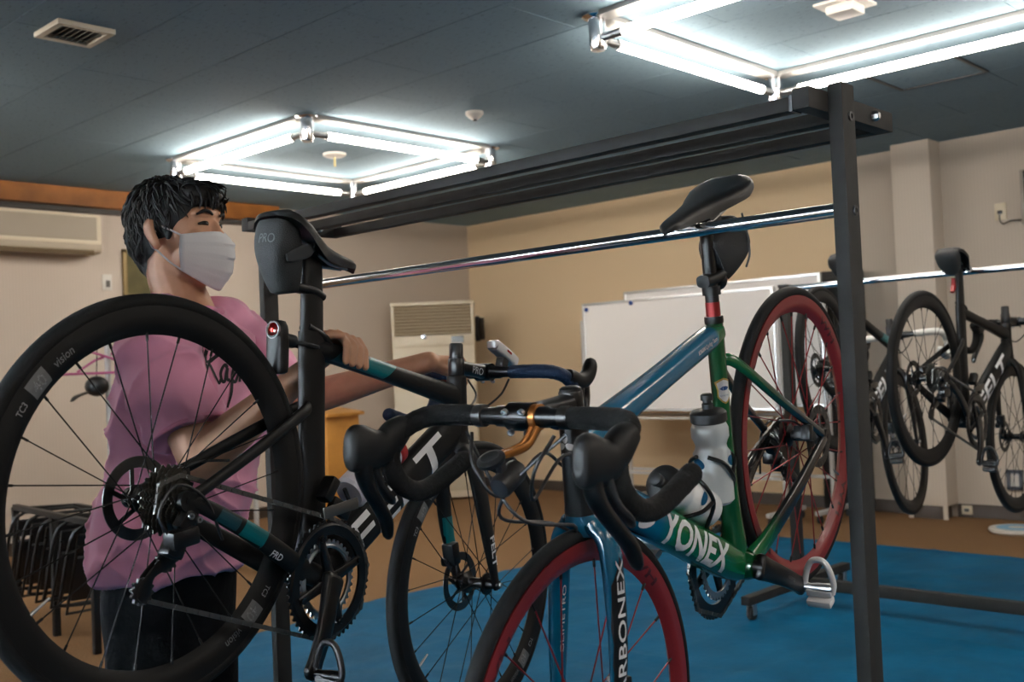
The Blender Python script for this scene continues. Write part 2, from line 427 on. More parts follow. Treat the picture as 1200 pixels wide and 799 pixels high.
# ------------------------------------------------------------------ fluorescent lamps: four tubes in a square between four chrome posts
M_tube = mat('lit tube', (1, 1, 1), 0.4, emit=((1.0, 0.885, 0.765), TUBE_POWER))
M_rail = mat('lamp rail', (0.30, 0.30, 0.29), 0.4)
def lamp(x, y, s, label):
    root = empty('ceiling_lamp', (x, y, HH)); tag(root, label, 'ceiling light', 'square four-tube ceiling lamps')
    h = s/2
    for sx in (-1, 1):
        for sy in (-1, 1):
            p = MB().lathe([(0.0, 0), (0.062, 0.0), (0.062, -0.012), (0.05, -0.02), (0.036, -0.022), (0.036, -0.135), (0.03, -0.15), (0.0, -0.152)], (sx*h, sy*h, 0), (0, 0, 1), 24)
            p.obj('post', M_chrome, root)
    for q in range(4):
        a = q*PI/2; d = Vector((math.cos(a), math.sin(a), 0)); t = Vector((-d.y, d.x, 0)); c = d*h
        MB().bar(c - t*(h-0.03) + Vector((0, 0, -0.012)), c + t*(h-0.03) + Vector((0, 0, -0.012)), 0.085, 0.022, bev=0.003).obj('rail', M_rail, root)
        for e in (-1, 1):
            sk = MB(); sk.tube([c + t*e*(h-0.03) + Vector((0, 0, -0.102)), c + t*e*(h-0.125) + Vector((0, 0, -0.102))], 0.017, 12)
            sk.tube([c + t*e*(h-0.125) + Vector((0, 0, -0.102)), c + t*e*(h-0.135) + Vector((0, 0, -0.102))], 0.021, 12)
            sk.obj('socket', M_steel, root)
        MB().tube([c - t*(h-0.133) + Vector((0, 0, -0.102)), c + t*(h-0.133) + Vector((0, 0, -0.102))], 0.02, 16).obj('tube', M_tube, root)
lamp(-5.515, 4.17, 1.44, 'lit square lamp of four fluorescent tubes above the man, near the timber trim')
lamp(-1.985, 4.14, 1.44, 'lit square lamp of four fluorescent tubes beside the ceiling hatch')
lamp(1.55, 4.14, 1.44, 'lit square lamp of four fluorescent tubes beyond the end of the rear bike stand')
lamp(-5.515, 0.62, 1.44, 'lit square lamp of four fluorescent tubes behind the man, over the carpet')
lamp(1.55, 0.62, 1.44, 'lit square lamp of four fluorescent tubes in the window half of the room')  # added out of view for broader soft light from above

# ------------------------------------------------------------------ things on the ceiling
v = empty('ceiling_vent', (-4.20, 1.895, HH)); tag(v, 'small square cream ceiling vent with slats inside', 'vent')
q = 0.118; fr = MB()
for sx, sy in ((1, 0), (-1, 0), (0, 1), (0, -1)):
    fr.box((sx*q*0.88, sy*q*0.88, -0.011), (0.028 if sx else 2*q, 0.028 if sy else 2*q, 0.022), bev=0.004)
fr.obj('frame', mat('cream plastic', (0.7, 0.64, 0.53), 0.5), v)
MB().box((0, 0, -0.001), (2*q-0.04, 2*q-0.04, 0.003)).obj('backing', M_plastic, v, 0)
for k in range(7): MB().box((0, -0.075+k*0.025, -0.012), (0.19, 0.016, 0.002), Matrix.Rotation(R_(40), 3, 'X')).obj('slat', mat('vent slat', (0.25, 0.23, 0.19), 0.6), v, 0)
s1 = empty('smoke_detector', at_z(392, 180, HH)); tag(s1, 'round white detector with a hanging stem inside the lamp square', 'smoke detector')
MB().lathe([(0, 0), (0.075, 0), (0.075, -0.012), (0.055, -0.022), (0.0, -0.024)], axis=(0, 0, 1), seg=28).obj('base', M_white, s1)
MB().tube([(0, 0, -0.02), (0, 0, -0.085)], 0.008, 8).obj('stem', mat('dull brass', (0.35, 0.3, 0.15), 0.4, 0.8), s1)
s2 = empty('smoke_detector', at_z(556, 131, HH)); tag(s2, 'small white domed detector on the bare ceiling boards', 'smoke detector')
MB().lathe([(0, 0), (0.05, 0), (0.05, -0.015), (0.035, -0.03), (0.02, -0.042), (0, -0.045)], axis=(0, 0, 1), seg=24).obj('dome', M_white, s2)
MB().lathe([(0, -0.044), (0.012, -0.045), (0.01, -0.052), (0, -0.053)], axis=(0, 0, 1), seg=12).obj('sensor', M_plastic, s2)
s3 = empty('ceiling_sensor', at_z(990, 4, HH)); tag(s3, 'white square box on a flat plate inside the bright lamp square', 'ceiling sensor')
MB().box((0, 0, -0.006), (0.19, 0.19, 0.012), bev=0.003).obj('plate', M_white, s3)
MB().box((0, 0, -0.03), (0.12, 0.12, 0.04), bev=0.012).obj('housing', M_white, s3)
hc = empty('ceiling_hatch', (-2.185, 5.5, HH)); tag(hc, 'square ceiling access hatch with dark frame', 'hatch')
hm = mat('hatch frame', (0.05, 0.055, 0.06), 0.4, 0.6)
for sx, sy in ((1, 0), (-1, 0), (0, 1), (0, -1)): MB().box((sx*0.228, sy*0.228, -0.004), (0.018 if sx else 0.474, 0.018 if sy else 0.474, 0.008)).obj('frame_bar', hm, hc, 0)
MB().box((0, 0, -0.002), (0.43, 0.43, 0.004)).obj('panel', cm, hc, 0)
for q in (0.1, -0.1): MB().box((q, -0.228, -0.010), (0.02, 0.012, 0.006)).obj('catch', M_chrome, hc, 0)

# ------------------------------------------------------------------ blue tarpaulin on the floor
tm = mat('blue tarpaulin', (0.0, 0.088, 0.19), 0.6, spec=0.13, bump=(7, 1.0), var=(3.0, 0.18))
gx, gy = 200, 220; TX0, TX1, TY0, TY1 = -4.2, 2.6, -1.2, 6.03
xs_ = np.linspace(TX0, TX1, gx); ys_ = np.linspace(TY0, TY1, gy); XX, YY = np.meshgrid(xs_, ys_)
ZZ = np.full_like(XX, 0.004)
for _ in range(220):                                                   # soft creases
    cx, cy = rng.uniform(TX0, TX1), rng.uniform(TY0, TY1); a = rng.uniform(0, PI); ln = rng.uniform(0.15, 0.7); wd_ = rng.uniform(0.025, 0.07); h_ = rng.uniform(0.004, 0.014)
    du = (XX-cx)*math.cos(a)+(YY-cy)*math.sin(a); dv = -(XX-cx)*math.sin(a)+(YY-cy)*math.cos(a)
    ZZ += h_*np.exp(-(du/ln)**2-(dv/wd_)**2)
for fx in np.arange(TX0+0.85, TX1, 0.85): ZZ += 0.008*np.exp(-((XX-fx-0.03*np.sin(YY*2.1))/0.02)**2)      # folds from the packing
for fy in np.arange(TY0+0.9, TY1, 0.9): ZZ += 0.009*np.exp(-((YY-fy-0.03*np.sin(XX*1.7))/0.02)**2)
XX = XX + 0.05*np.sin(YY*1.3)*np.exp(-((XX-TX0)/0.6)**2) + 0.02*np.sin(YY*5)*np.exp(-((XX-TX0)/0.2)**2)
ZZ = 0.004 + 0.018*np.tanh((ZZ-0.004)/0.018)
tv = np.stack([XX, YY, ZZ], -1).reshape(-1, 3)
tf = [(j*gx+i, j*gx+i+1, (j+1)*gx+i+1, (j+1)*gx+i) for j in range(gy-1) for i in range(gx-1)]
tb = MB().add(tv, tf).obj('tarpaulin', tm, sharp=0)
tb.data.polygons.foreach_set('use_smooth', [True]*len(tb.data.polygons))
tag(tb, 'creased bright blue tarpaulin spread over the brown carpet', 'tarpaulin')

# ------------------------------------------------------------------ bike stand 1 (near): two posts, hanging bar, three top beams, wheeled feet
M_rack = mat('dark grey powder coat', (0.034, 0.0335, 0.032), 0.65, 0.0, 0.2, bump=(300, 0.05), var=(25, 0.12))
YR, ZR = 1.68, 1.395
XN, XF = -0.813, -2.545
def caster(mb_p, root, x, y):
    c = MB().lathe([(0.0, -0.012), (0.028, -0.012), (0.031, -0.008), (0.031, 0.008), (0.028, 0.012), (0, 0.012)], (x, y, 0.036), (1, 0, 0), 20).obj('caster_wheel', M_rubber, root)
    f = MB(); f.box((x-0.016, y, 0.05), (0.004, 0.03, 0.045)); f.box((x+0.016, y, 0.05), (0.004, 0.03, 0.045)); f.box((x, y, 0.073), (0.036, 0.034, 0.006)); f.obj('caster_fork', M_steel, c, 0)
def foot(root, x, y, L):
    MB().box((x, y, 0.095), (0.045, L, 0.038), bev=0.004).obj('foot', M_rack, root)
    for e in (-1, 1): caster(None, root, x, y+e*(L/2-0.05))
rk = empty('bike_stand', (0, 0, 0)); tag(rk, 'tall dark grey metal stand with three top beams and a chrome hanging bar', 'bike stand')
for x in (XN, XF):
    p = MB().box((x, YR, 0.86), (0.026, 0.046, 1.492), bev=0.003).obj('post', M_rack, rk)
    if x == XN:
        for z in (1.55, 1.391): 
            MB().lathe([(0.0, 0.0), (0.0085, 0.0), (0.0085, 0.003), (0.0045, 0.003), (0.0045, 0.001), (0, 0.001)], (x+0.013, YR+0.004, z), (1, 0, 0), 16).obj('bolt_hole', M_plastic, p)
    foot(rk, x, YR, 0.62)
MB().box(((XN+XF)/2, YR, 0.13), (XN-XF-0.026, 0.03, 0.03), bev=0.003).obj('bottom_rail', M_rack, rk)
MB().tube([(XN-0.012, YR, ZR), (XF+0.012, YR, ZR)], 0.0125, 24).obj('hanging_bar', M_chrome, rk)
for x in (XN-0.028, XF+0.028):
    c = MB().box((x, 1.752, 1.576), (0.03, 0.32, 0.036), bev=0.002).obj('cross_piece', M_rack, rk)
    MB().lathe([(0, 0), (0.009, 0), (0.009, 0.008), (0.006, 0.012), (0, 0.012)], (x+0.015, 1.83, 1.576), (1, 0, 0), 6).obj('bolt', M_steel, c)
for y in (1.607, 1.752, 1.897):
    bm_ = MB().box(((XN+XF)/2, y, 1.570), (XN-XF-0.086, 0.03, 0.024), bev=0.002).obj('top_beam', M_rack, rk)
MB().box((XN-0.046, 1.607, 1.570), (0.006, 0.031, 0.027)).obj('end_cap', M_plastic, rk, 0)

# ------------------------------------------------------------------ bike stand 2 (behind)
YR2, ZR2 = 4.49, 1.472
rk2 = empty('bike_stand', (0, 0, 0)); tag(rk2, 'low dark metal stand with white-shining hanging bar in front of the pilaster', 'bike stand')
XL2, XE2 = -2.50, -0.35
for x in (XL2, XE2):
    MB().box((x, YR2, 0.79), (0.04, 0.05, 1.38), bev=0.004).obj('post', M_rack, rk2)
    MB().box((x, YR2, 1.484), (0.046, 0.056, 0.012), bev=0.003).obj('post_cap', M_plastic, rk2)
    foot(rk2, x, YR2, 0.95)
MB().box(((XL2+XE2)/2, YR2-0.03, 0.105), (XE2-XL2, 0.04, 0.05), bev=0.003).obj('bottom_rail', M_rack, rk2)
MB().tube([(XL2+0.01, YR2, ZR2), (XE2-0.01, YR2, ZR2)], 0.014, 20).obj('hanging_bar', M_chrome, rk2)

# ------------------------------------------------------------------ whiteboards on wheeled frames
M_wb = mat('whiteboard enamel', (0.90, 0.90, 0.91), 0.28, coat=0.3)
M_alu = mat('aluminium', (0.55, 0.55, 0.55), 0.4, 0.9)
M_pipe = mat('light grey pipe', (0.5, 0.5, 0.5), 0.4)
def whiteboard(xa, xb, y, za, zb_, label, magnets=()):
    t = empty('whiteboard', ((xa+xb)/2, y, 0)); tag(t, label, 'whiteboard'); W = xb-xa
    MB().box((0, 0, (za+zb_)/2), (W-0.02, 0.018, zb_-za-0.02)).obj('panel', M_wb, t, 0)
    for z in (za, zb_): MB().box((0, 0, z), (W, 0.03, 0.022), bev=0.004).obj('frame_bar', M_alu, t)
    for x in (-W/2, W/2): MB().box((x, 0, (za+zb_)/2), (0.022, 0.03, zb_-za+0.022), bev=0.004).obj('frame_bar', M_alu, t)
    MB().box((0, -0.05, za-0.06), (W*0.96, 0.08, 0.016), bev=0.004).obj('pen_tray', M_white, t)
    for x in (-W/2-0.025, W/2+0.025):
        MB().box((x, 0.0, (zb_+0.1)/2-0.1), (0.026, 0.026, zb_-0.15), bev=0.004).obj('leg', M_pipe, t)
        MB().box((x, 0.0, 0.075), (0.035, 0.50, 0.03), bev=0.005).obj('foot', M_pipe, t)
        for e in (-0.21, 0.21): MB().lathe([(0, -0.012), (0.027, -0.012), (0.03, 0), (0.027, 0.012), (0, 0.012)], (x, e, 0.032), (1, 0, 0), 16).obj('caster', M_rubber, t)
    MB().bar((-W/2, 0, 0.3), (W/2, 0, 0.3), 0.022, 0.022).obj('stretcher', M_pipe, t, 0)
    for mx, mz in magnets: MB().lathe([(0, -0.009), (0.018, -0.009), (0.018, -0.02), (0, -0.022)], (mx, 0, mz), (0, 1, 0), 16).obj('magnet', mat('blue magnet', (0.01, 0.05, 0.22), 0.4), t)
ya = 6.62
a = at_y(683, 357, ya); b = at_y(690, 482, ya); c = at_y(905, 334, ya)
m1 = at_y(688, 363, ya); m2 = at_y(740, 355, ya); cx_ = (a.x+c.x)/2
whiteboard(a.x+0.01, c.x, ya, b.z+0.01, a.z-0.005, 'white board with two blue magnets on a wheeled frame', ((m1.x-cx_, m1.z), (m2.x-cx_, m2.z)))
ya = 6.86; a = at_y(733, 346, ya); c = at_y(960, 318, ya)
whiteboard(a.x, c.x, ya, 0.80, (a.z+c.z)/2, 'taller plain white board half hidden behind the magnet board')
# tall dark cabinet by the wall
t = empty('cabinet', (-3.60, 7.255, 0)); tag(t, 'tall narrow black cabinet against the wall beside the pilaster', 'cabinet')
MB().box((0, 0, 0.90), (0.30, 0.20, 1.72), bev=0.008).obj('body', M_black, t); MB().box((0, -0.106, 0.90), (0.27, 0.012, 1.62), bev=0.004).obj('door', M_black, t)
MB().box((0.1, -0.118, 0.95), (0.012, 0.016, 0.12), bev=0.004).obj('handle', M_steel, t)
for sx in (-1, 1):
    for sy in (-1, 1): MB().box((sx*0.12, sy*0.07, 0.02), (0.04, 0.04, 0.04)).obj('foot', M_plastic, t, 0)

# ------------------------------------------------------------------ floor standing air conditioner across the corner
M_cream = mat('cream enamel', (0.62, 0.55, 0.42), 0.45)
ang = R_(-46); t = empty('air_conditioner', (-7.19, 6.50, 0), None); t.rotation_euler = (0, 0, ang + PI/2); tag(t, 'tall cream floor-standing air conditioner with slatted top in the corner', 'air conditioner')
W, D, Hh = 0.74, 0.36, 1.90
MB().box((0, 0, 0.75), (W, D, 1.46), bev=0.012).obj('cabinet', M_cream, t)
MB().box((0, -0.01, 1.765), (W+0.01, D+0.02, 0.035), bev=0.01).obj('top_panel', M_cream, t)
MB().box((0, 0.03, 1.615), (W-0.02, D-0.08, 0.27)).obj('outlet_box', mat('outlet dark', (0.16, 0.13, 0.09), 0.7), t, 0)
for x in (-W/2+0.012, W/2-0.012): MB().box((x, 0, 1.615), (0.024, D, 0.27)).obj('side_panel', M_cream, t, 0)
for k in range(9): MB().box((0, -D/2+0.015, 1.50+k*0.029), (W-0.05, 0.035, 0.006), Matrix.Rotation(R_(35), 3, 'X')).obj('slat', mat('slat beige', (0.5, 0.42, 0.3), 0.5), t, 0)
MB().box((0, -D/2-0.003, 1.43), (W-0.03, 0.012, 0.10), bev=0.004).obj('control_strip', M_cream, t)
MB().box((0.22, -D/2-0.012, 1.435), (0.11, 0.008, 0.06)).obj('display', mat('display grey', (0.12, 0.12, 0.11), 0.3), t, 0)
MB().lathe([(0, 0), (0.022, 0), (0.022, 0.01), (0, 0.012)], (-0.08, -D/2-0.01, 1.47), (0, -1, 0), 16).obj('badge', M_chrome, t)
MB().box((0, -D/2-0.001, 0.28), (W-0.06, 0.006, 0.40)).obj('intake_grille', mat('grille beige', (0.42, 0.36, 0.26), 0.6), t, 0)
# intercom phone on the back wall
t = empty('wall_phone', at_y(564, 385, Y1)); tag(t, 'small dark handset hanging on the sand wall beside the air conditioner', 'phone')
MB().box((0, -0.02, 0), (0.10, 0.04, 0.22), bev=0.012).obj('cradle', mat('phone dark', (0.05, 0.045, 0.04), 0.5), t)
MB().sweep([(0, -0.045, 0.12, 0.025, 0.018), (0, -0.055, 0.09, 0.026, 0.02), (0, -0.07, 0.0, 0.018, 0.014), (0, -0.055, -0.09, 0.026, 0.02), (0, -0.045, -0.12, 0.025, 0.018)], (1, 0, 0)).obj('handset', M_plastic, t)

# ------------------------------------------------------------------ left wall: split air conditioner, switch, framed board
yA = 2.15; yB = at_x(119, 270, X0+0.2).y
t = empty('wall_air_conditioner', (X0, (yA+yB)/2, 2.25)); tag(t, 'long cream wall-mounted air conditioner below the timber trim', 'air conditioner'); L = yB-yA
MB().sweep([(0.0, -L/2, 0, 0.10, 0.14), (0.0, L/2, 0, 0.10, 0.14)], (1, 0, 0), 24, 6, 2).obj('casing', mat('aged cream', (0.46, 0.40, 0.31), 0.5), t); t.location.x += 0.10
MB().box((0.098, 0, 0.04), (0.012, L-0.06, 0.17), bev=0.005).obj('front_panel', mat('grey beige panel', (0.36, 0.315, 0.25), 0.6), t)
MB().box((0.10, 0, -0.065), (0.02, L-0.02, 0.03), bev=0.006).obj('louver', M_cream, t)
MB().box((0.098, 0, 0.128), (0.018, L-0.02, 0.022), bev=0.006).obj('top_rim', M_cream, t)
MB().box((0.098, L/2-0.022, 0.03), (0.018, 0.035, 0.20), bev=0.006).obj('end_rim', M_cream, t)
MB().box((0.075, 0, -0.125), (0.06, L-0.12, 0.03), Matrix.Rotation(R_(30), 3, 'Y')).obj('outlet_slot', mat('slot brown', (0.16, 0.12, 0.07), 0.6), t, 0)
p = at_x(125, 331, X0); t = empty('wall_switch', p); tag(t, 'small cream switch plate on the pale left wall', 'switch')
MB().box((0.005, 0, 0), (0.01, 0.075, 0.12), bev=0.003).obj('plate', M_white, t); MB().box((0.012, 0.005, -0.01), (0.008, 0.03, 0.05), bev=0.002).obj('rocker', mat('rocker grey', (0.12, 0.11, 0.1), 0.5), t)
pa = at_x(142, 292, X0); t = empty('framed_board', (X0, pa.y+0.27, pa.z-0.185)); tag(t, 'olive board in a dull gold frame on the left wall behind the man', 'picture')
M_gold = mat('dull gold', (0.24, 0.17, 0.07), 0.5, 0.3)
for z in (-0.17, 0.17): MB().box((0.015, 0, z), (0.03, 0.54, 0.03), bev=0.004).obj('frame_bar', M_gold, t)
for y in (-0.255, 0.255): MB().box((0.015, y, 0), (0.03, 0.03, 0.37), bev=0.004).obj('frame_bar', M_gold, t)
MB().box((0.008, 0, 0), (0.012, 0.49, 0.32)).obj('board', mat('olive felt', (0.10, 0.085, 0.035), 0.8, var=(8, 0.2)), t, 0)

# ------------------------------------------------------------------ right part of the back wall: outlet with cord, screen, low outlets, disc
p = at_y(1173, 248, Y1); t = empty('wall_outlet', p); tag(t, 'cream outlet plate with black plug, high on the wall near the screen', 'outlet')
MB().box((0, -0.006, 0), (0.075, 0.012, 0.115), bev=0.003).obj('plate', mat('ivory', (0.68, 0.6, 0.45), 0.5), t)
MB().box((0, -0.022, -0.005), (0.026, 0.03, 0.022), bev=0.004).obj('plug', M_plastic, t)
pc = at_y(1196, 258, Y1-0.04)-p
MB().tube(crom([(0, -0.03, -0.01), (0.0, -0.03, -0.06), (0.02, -0.025, -0.085), (0.07, -0.025, -0.07), (pc.x+0.05, -0.03, pc.z)], 6), 0.004, 8).obj('cord', M_plastic, t)
ta = at_y(1194, 199, Y1-0.1); tb_ = at_y(1194, 263, Y1-0.1)
t = empty('wall_screen', (ta.x+0.45, Y1, (ta.z+tb_.z)/2)); tag(t, 'black wall screen with grey side at the end of the back wall', 'screen')
hh_ = ta.z-tb_.z
MB().box((0, -0.05, 0), (0.9, 0.10, hh_), bev=0.004).obj('casing', mat('screen casing', (0.3, 0.27, 0.23), 0.5), t); MB().box((0.01, -0.103, 0), (0.87, 0.01, hh_-0.02)).obj('panel', M_black, t, 0)
p = at_y(1134, 597, Y1-0.016); t = empty('floor_outlet', (p.x, p.y, 0.052)); tag(t, 'small cream outlet low on the dark skirting beside the pilaster', 'outlet')
MB().box((0, -0.008, 0), (0.07, 0.016, 0.06), bev=0.004).obj('plate', mat('ivory', (0.68, 0.6, 0.45), 0.5), t); MB().box((0, -0.018, 0), (0.03, 0.006, 0.02)).obj('socket', M_plastic, t, 0)
p = at_y(1190, 562, Y1); t = empty('socket_box', p); tag(t, 'small dark framed socket low on the light beige wall', 'outlet')
for z in (-0.055, 0.055): MB().box((0, -0.012, z), (0.10, 0.024, 0.022)).obj('frame_bar', mat('blue grey', (0.06, 0.07, 0.09), 0.5), t, 0)
for x in (-0.04, 0.04): MB().box((x, -0.012, 0), (0.02, 0.024, 0.13)).obj('frame_bar', mat('blue grey', (0.06, 0.07, 0.09), 0.5), t, 0)
MB().box((0, -0.004, 0), (0.07, 0.008, 0.10)).obj('plate', M_white, t, 0)
p = at_z(1192, 622, 0.01); t = empty('floor_disc', (p.x, p.y, 0)); tag(t, 'flat round white disc lying on the carpet', 'disc')
MB().lathe([(0, 0.0), (0.15, 0), (0.165, 0.015), (0.16, 0.03), (0.0, 0.034)], axis=(0, 0, 1), seg=36).obj('body', M_white, t)
MB().lathe([(0.05, 0.0335), (0.12, 0.0325), (0.12, 0.0338), (0.05, 0.0348)], axis=(0, 0, 1), seg=36, closed=True).obj('ring', mat('pale blue print', (0.2, 0.42, 0.6), 0.5), t)

# ------------------------------------------------------------------ orange wooden lectern by the left wall
t = empty('lectern', (-7.36, 5.42, 0)); t.rotation_euler = (0, 0, R_(10)); tag(t, 'plain orange wood lectern standing by the far left wall', 'lectern')
M_lw = mat('orange ply', (0.62, 0.30, 0.07), 0.45, var=(5, 0.15), bump=(20, 0.15, (1, 1, 12)))
MB().box((0, 0, 0.43), (0.30, 0.40, 0.80), bev=0.008).obj('body', M_lw, t); MB().box((0.02, 0, 0.85), (0.36, 0.44, 0.03), Matrix.Rotation(R_(8), 3, 'Y'), 0.006).obj('top', M_lw, t); MB().box((0, 0, 0.02), (0.32, 0.42, 0.04), bev=0.004).obj('plinth', M_skirt, t)

# ------------------------------------------------------------------ garment rail behind the man with pink hangers
gA = at_x(127, 450, -5.55); gB = at_x(299, 560, -5.55)
t = empty('garment_rail', (-5.55, 0, 0)); tag(t, 'light metal garment rail standing behind the man', 'garment rail')
zt = 1.42
for y in (gA.y, gB.y):
    MB().tube([(0, y, 0.07), (0, y, zt)], 0.016, 14).obj('post', M_pipe, t)
    MB().box((0, y, 0.06), (0.5, 0.035, 0.03), bev=0.006).obj('foot', M_pipe, t)
    for e in (-0.22, 0.22): MB().lathe([(0, -0.01), (0.02, -0.01), (0.023, 0), (0.02, 0.01), (0, 0.01)], (e, y, 0.024), (0, 1, 0), 14).obj('caster', M_rubber, t)
MB().tube([(0, gA.y-0.13, zt), (0, gB.y+0.06, zt)], 0.014, 14).obj('top_tube', M_pipe, t)
MB().box((0, gB.y, 0.16), (0.30, 0.05, 0.03), bev=0.005).obj('lower_shelf', M_lw, t)
M_pink = mat('pink hanger', (0.45, 0.10, 0.25), 0.4)
def hanger(y, label, m, dz=0):
    o = empty('clothes_hanger', (-5.55, y, zt)); o.rotation_euler = (0, 0, R_(62)); tag(o, label, 'hanger', 'hangers on the garment rail')
    MB().tube([(0.0, 0, -0.02)]+[(0.022*math.sin(q), 0, 0.0+0.022*math.cos(q)) for q in np.linspace(-1.8, 1.8, 9)]+[(0.0, 0, -0.05), (0, 0, -0.09)], 0.003, 8).obj('hook', M_steel, o)
    MB().tube([(0, 0, -0.085), (0.12, 0, -0.13), (0.21, 0, -0.19), (0.19, 0, -0.20), (-0.19, 0, -0.20), (-0.21, 0, -0.19), (-0.12, 0, -0.13)], 0.007, 8, closed=True).obj('shoulders', m, o)
    return o
hanger(gA.y-0.09, 'pink hanger hooked on the overhanging end of the garment rail', M_pink)
hanger(gA.y+0.06, 'pink hanger hooked just inside the garment rail post', M_pink)
hanger(gB.y-0.1, 'black hanger at the other end of the garment rail', M_black)
# dark cap under the pink hangers
o = empty('black_cap', (-5.56, gA.y-0.06, zt-0.27)); tag(o, 'black cap hanging below the pink hangers', 'cap')
MB().ell((0, 0, 0), (0.07, 0.06, 0.055)).obj('crown', M_black, o); MB().sweep([(0.0, -0.05, -0.03, 0.05, 0.004), (0.0, -0.11, -0.05, 0.045, 0.004), (0.0, -0.14, -0.075, 0.02, 0.003)], (1, 0, 0)).obj('peak', M_black, o); MB().tube([(0, 0, 0.05), (0, 0.01, 0.255)], 0.003, 6).obj('strap', M_black, o)
# red and dark cloth at the far end
def cloth(y, m, label, z0, z1, wd_):
    o = empty('hanging_cloth', (-5.55, y, zt)); o.rotation_euler = (0, 0, R_(75)); tag(o, label, 'clothing', 'cloths on the garment rail')
    rows = []
    for i, z in enumerate(np.linspace(0.0, z0-z1, 8)): rows.append((0.01*math.sin(i*1.3), 0.008*math.cos(i), -0.02-z, wd_*(0.75+0.05*i), 0.022+0.004*math.sin(i*2)))
    MB().sweep(rows, (1, 0, 0), 24, 2.4).obj('body', m, o)
    MB().tube([(0, 0, -0.03), (0, 0, 0.016)], 0.003, 6).obj('hook', M_steel, o)
cloth(gB.y-0.02, mat('dark red cloth', (0.25, 0.02, 0.02), 0.8), 'dark red cloth hanging near the garment rail post', 1.47, 0.95, 0.10)
cloth(gB.y-0.18, mat('black cloth', (0.015, 0.015, 0.017), 0.85), 'black cloth hanging on the garment rail next to the red one', 1.47, 0.75, 0.13)

# ------------------------------------------------------------------ low trolley of folded black chairs, left
L1 = at_z(67, 745, 0); L2 = at_z(114, 766, 0)
d_ = (L2-L1).normalized(); L0 = L1 - d_*0.55
t = empty('chair_trolley', (0, 0, 0)); tag(t, 'low black metal trolley frame holding folded chairs', 'trolley')
zt2 = 0.56
for q in (L0, L1, L2): MB().bar((q.x, q.y, 0.0), (q.x, q.y, zt2), 0.03, 0.03, up=(0, 1, 0), bev=0.003).obj('leg', M_black, t)
e_ = Vector((-d_.y, d_.x, 0))
for off, za_, zb2 in ((-0.0, zt2, zt2), (0.30, zt2-0.03, zt2-0.03)): MB().bar(L0+e_*off+Vector((0, 0, za_)), L2+e_*off+Vector((0, 0, zb2)), 0.028, 0.028, bev=0.003).obj('rail', M_black, t)
for q in (L0, L1, L2): MB().bar(q+Vector((0, 0, zt2-0.015)), q+e_*0.30+Vector((0, 0, zt2-0.03)), 0.026, 0.026, bev=0.003).obj('cross_bar', M_black, t)
M_seat = mat('black vinyl', (0.014, 0.015, 0.018), 0.35)
for k in range(5):
    o = empty('folding_chair', L0 + d_*(0.12+0.20*k) + e_*0.12 + Vector((0, 0, zt2-0.055))); o.rotation_euler = (0, R_(24), math.atan2(d_.y, d_.x))
    tag(o, ['fifth folded black chair from the trolley end beside the man', 'fourth folded black chair from the trolley end beside the man', 'third folded black chair from the trolley end beside the man', 'second folded black chair from the trolley end beside the man', 'folded black chair at the trolley end beside the man'][k], 'chair', 'folded chairs on the low trolley')
    MB().tube(crom([(0, -0.12, 0.04), (0, -0.17, -0.02), (0, -0.18, -0.30), (0.0, -0.15, -0.36), (0, 0.15, -0.36), (0, 0.18, -0.30), (0, 0.17, -0.02), (0, 0.12, 0.04)], 4), 0.009, 8, closed=True).obj('frame', M_black, o)
    MB().tube([(0.03, -0.15, -0.04), (0.035, -0.16, -0.38), (0.035, 0.16, -0.38), (0.03, 0.15, -0.04)], 0.008, 8).obj('rear_legs', M_black, o)
    MB().box((0.012, 0, -0.22), (0.022, 0.29, 0.22), bev=0.008).obj('seat', M_seat, o)
    MB().box((0.012, 0, -0.04), (0.016, 0.30, 0.09), bev=0.006).obj('backrest', M_seat, o)

# ------------------------------------------------------------------ bicycles. local axes: x forward, y left, z up, origin = rear axle
def pose(p):
    x, y, z, yaw, pitch, roll = p
    return Matrix.Translation((x, y, z)) @ Matrix.Rotation(yaw, 4, 'Z') @ Matrix.Rotation(pitch, 4, 'Y') @ Matrix.Rotation(roll, 4, 'X')
WB_ = 0.985; BBX, BBZ = 0.404, -0.070
HTX, HTZ = 0.789, 0.470; BARX = 0.905; HD = Vector((-0.292, 0, 0.956)).normalized()        # head tube top, steering axis (up)
TYRE_R = 0.338
M_carbon = mat('matt carbon black', (0.0075, 0.0076, 0.0078), 0.45, spec=0.25)
M_gloss = mat('gloss black', (0.007, 0.007, 0.0075), 0.30, spec=0.4)
M_tyre = mat('tyre rubber', (0.0085, 0.0086, 0.0088), 0.7, spec=0.22, bump=(240, 0.08))
M_rimA = mat('carbon rim', (0.0085, 0.0086, 0.0088), 0.48, spec=0.25)
M_spokeA = mat('black spoke', (0.010, 0.010, 0.010), 0.55, spec=0.2)
M_rimB = mat('red anodised rim', (0.215, 0.016, 0.02), 0.42, coat=0.1)
M_spokeB = mat('red spoke', (0.28, 0.014, 0.018), 0.3, 0.35)
M_teal = mat('teal paint', (0.0, 0.155, 0.175), 0.35, coat=0.3)
M_navy = mat('dark teal paint', (0.006, 0.045, 0.06), 0.38, coat=0.2)
M_letter = mat('white lettering', (0.78, 0.79, 0.82), 0.45)
M_grey = mat('grey print', (0.16, 0.165, 0.17), 0.5)
M_green = mat('racing green', (0.004, 0.105, 0.03), 0.25, coat=0.5)
M_tape = mat('cork bar tape', (0.009, 0.009, 0.009), 0.85, spec=0.2, bump=(130, 0.3))
M_tapeblue = mat('navy bar tape', (0.006, 0.022, 0.06), 0.7, bump=(130, 0.3))
M_tapewhite = mat('white bar tape', (0.6, 0.6, 0.58), 0.6, bump=(130, 0.2))
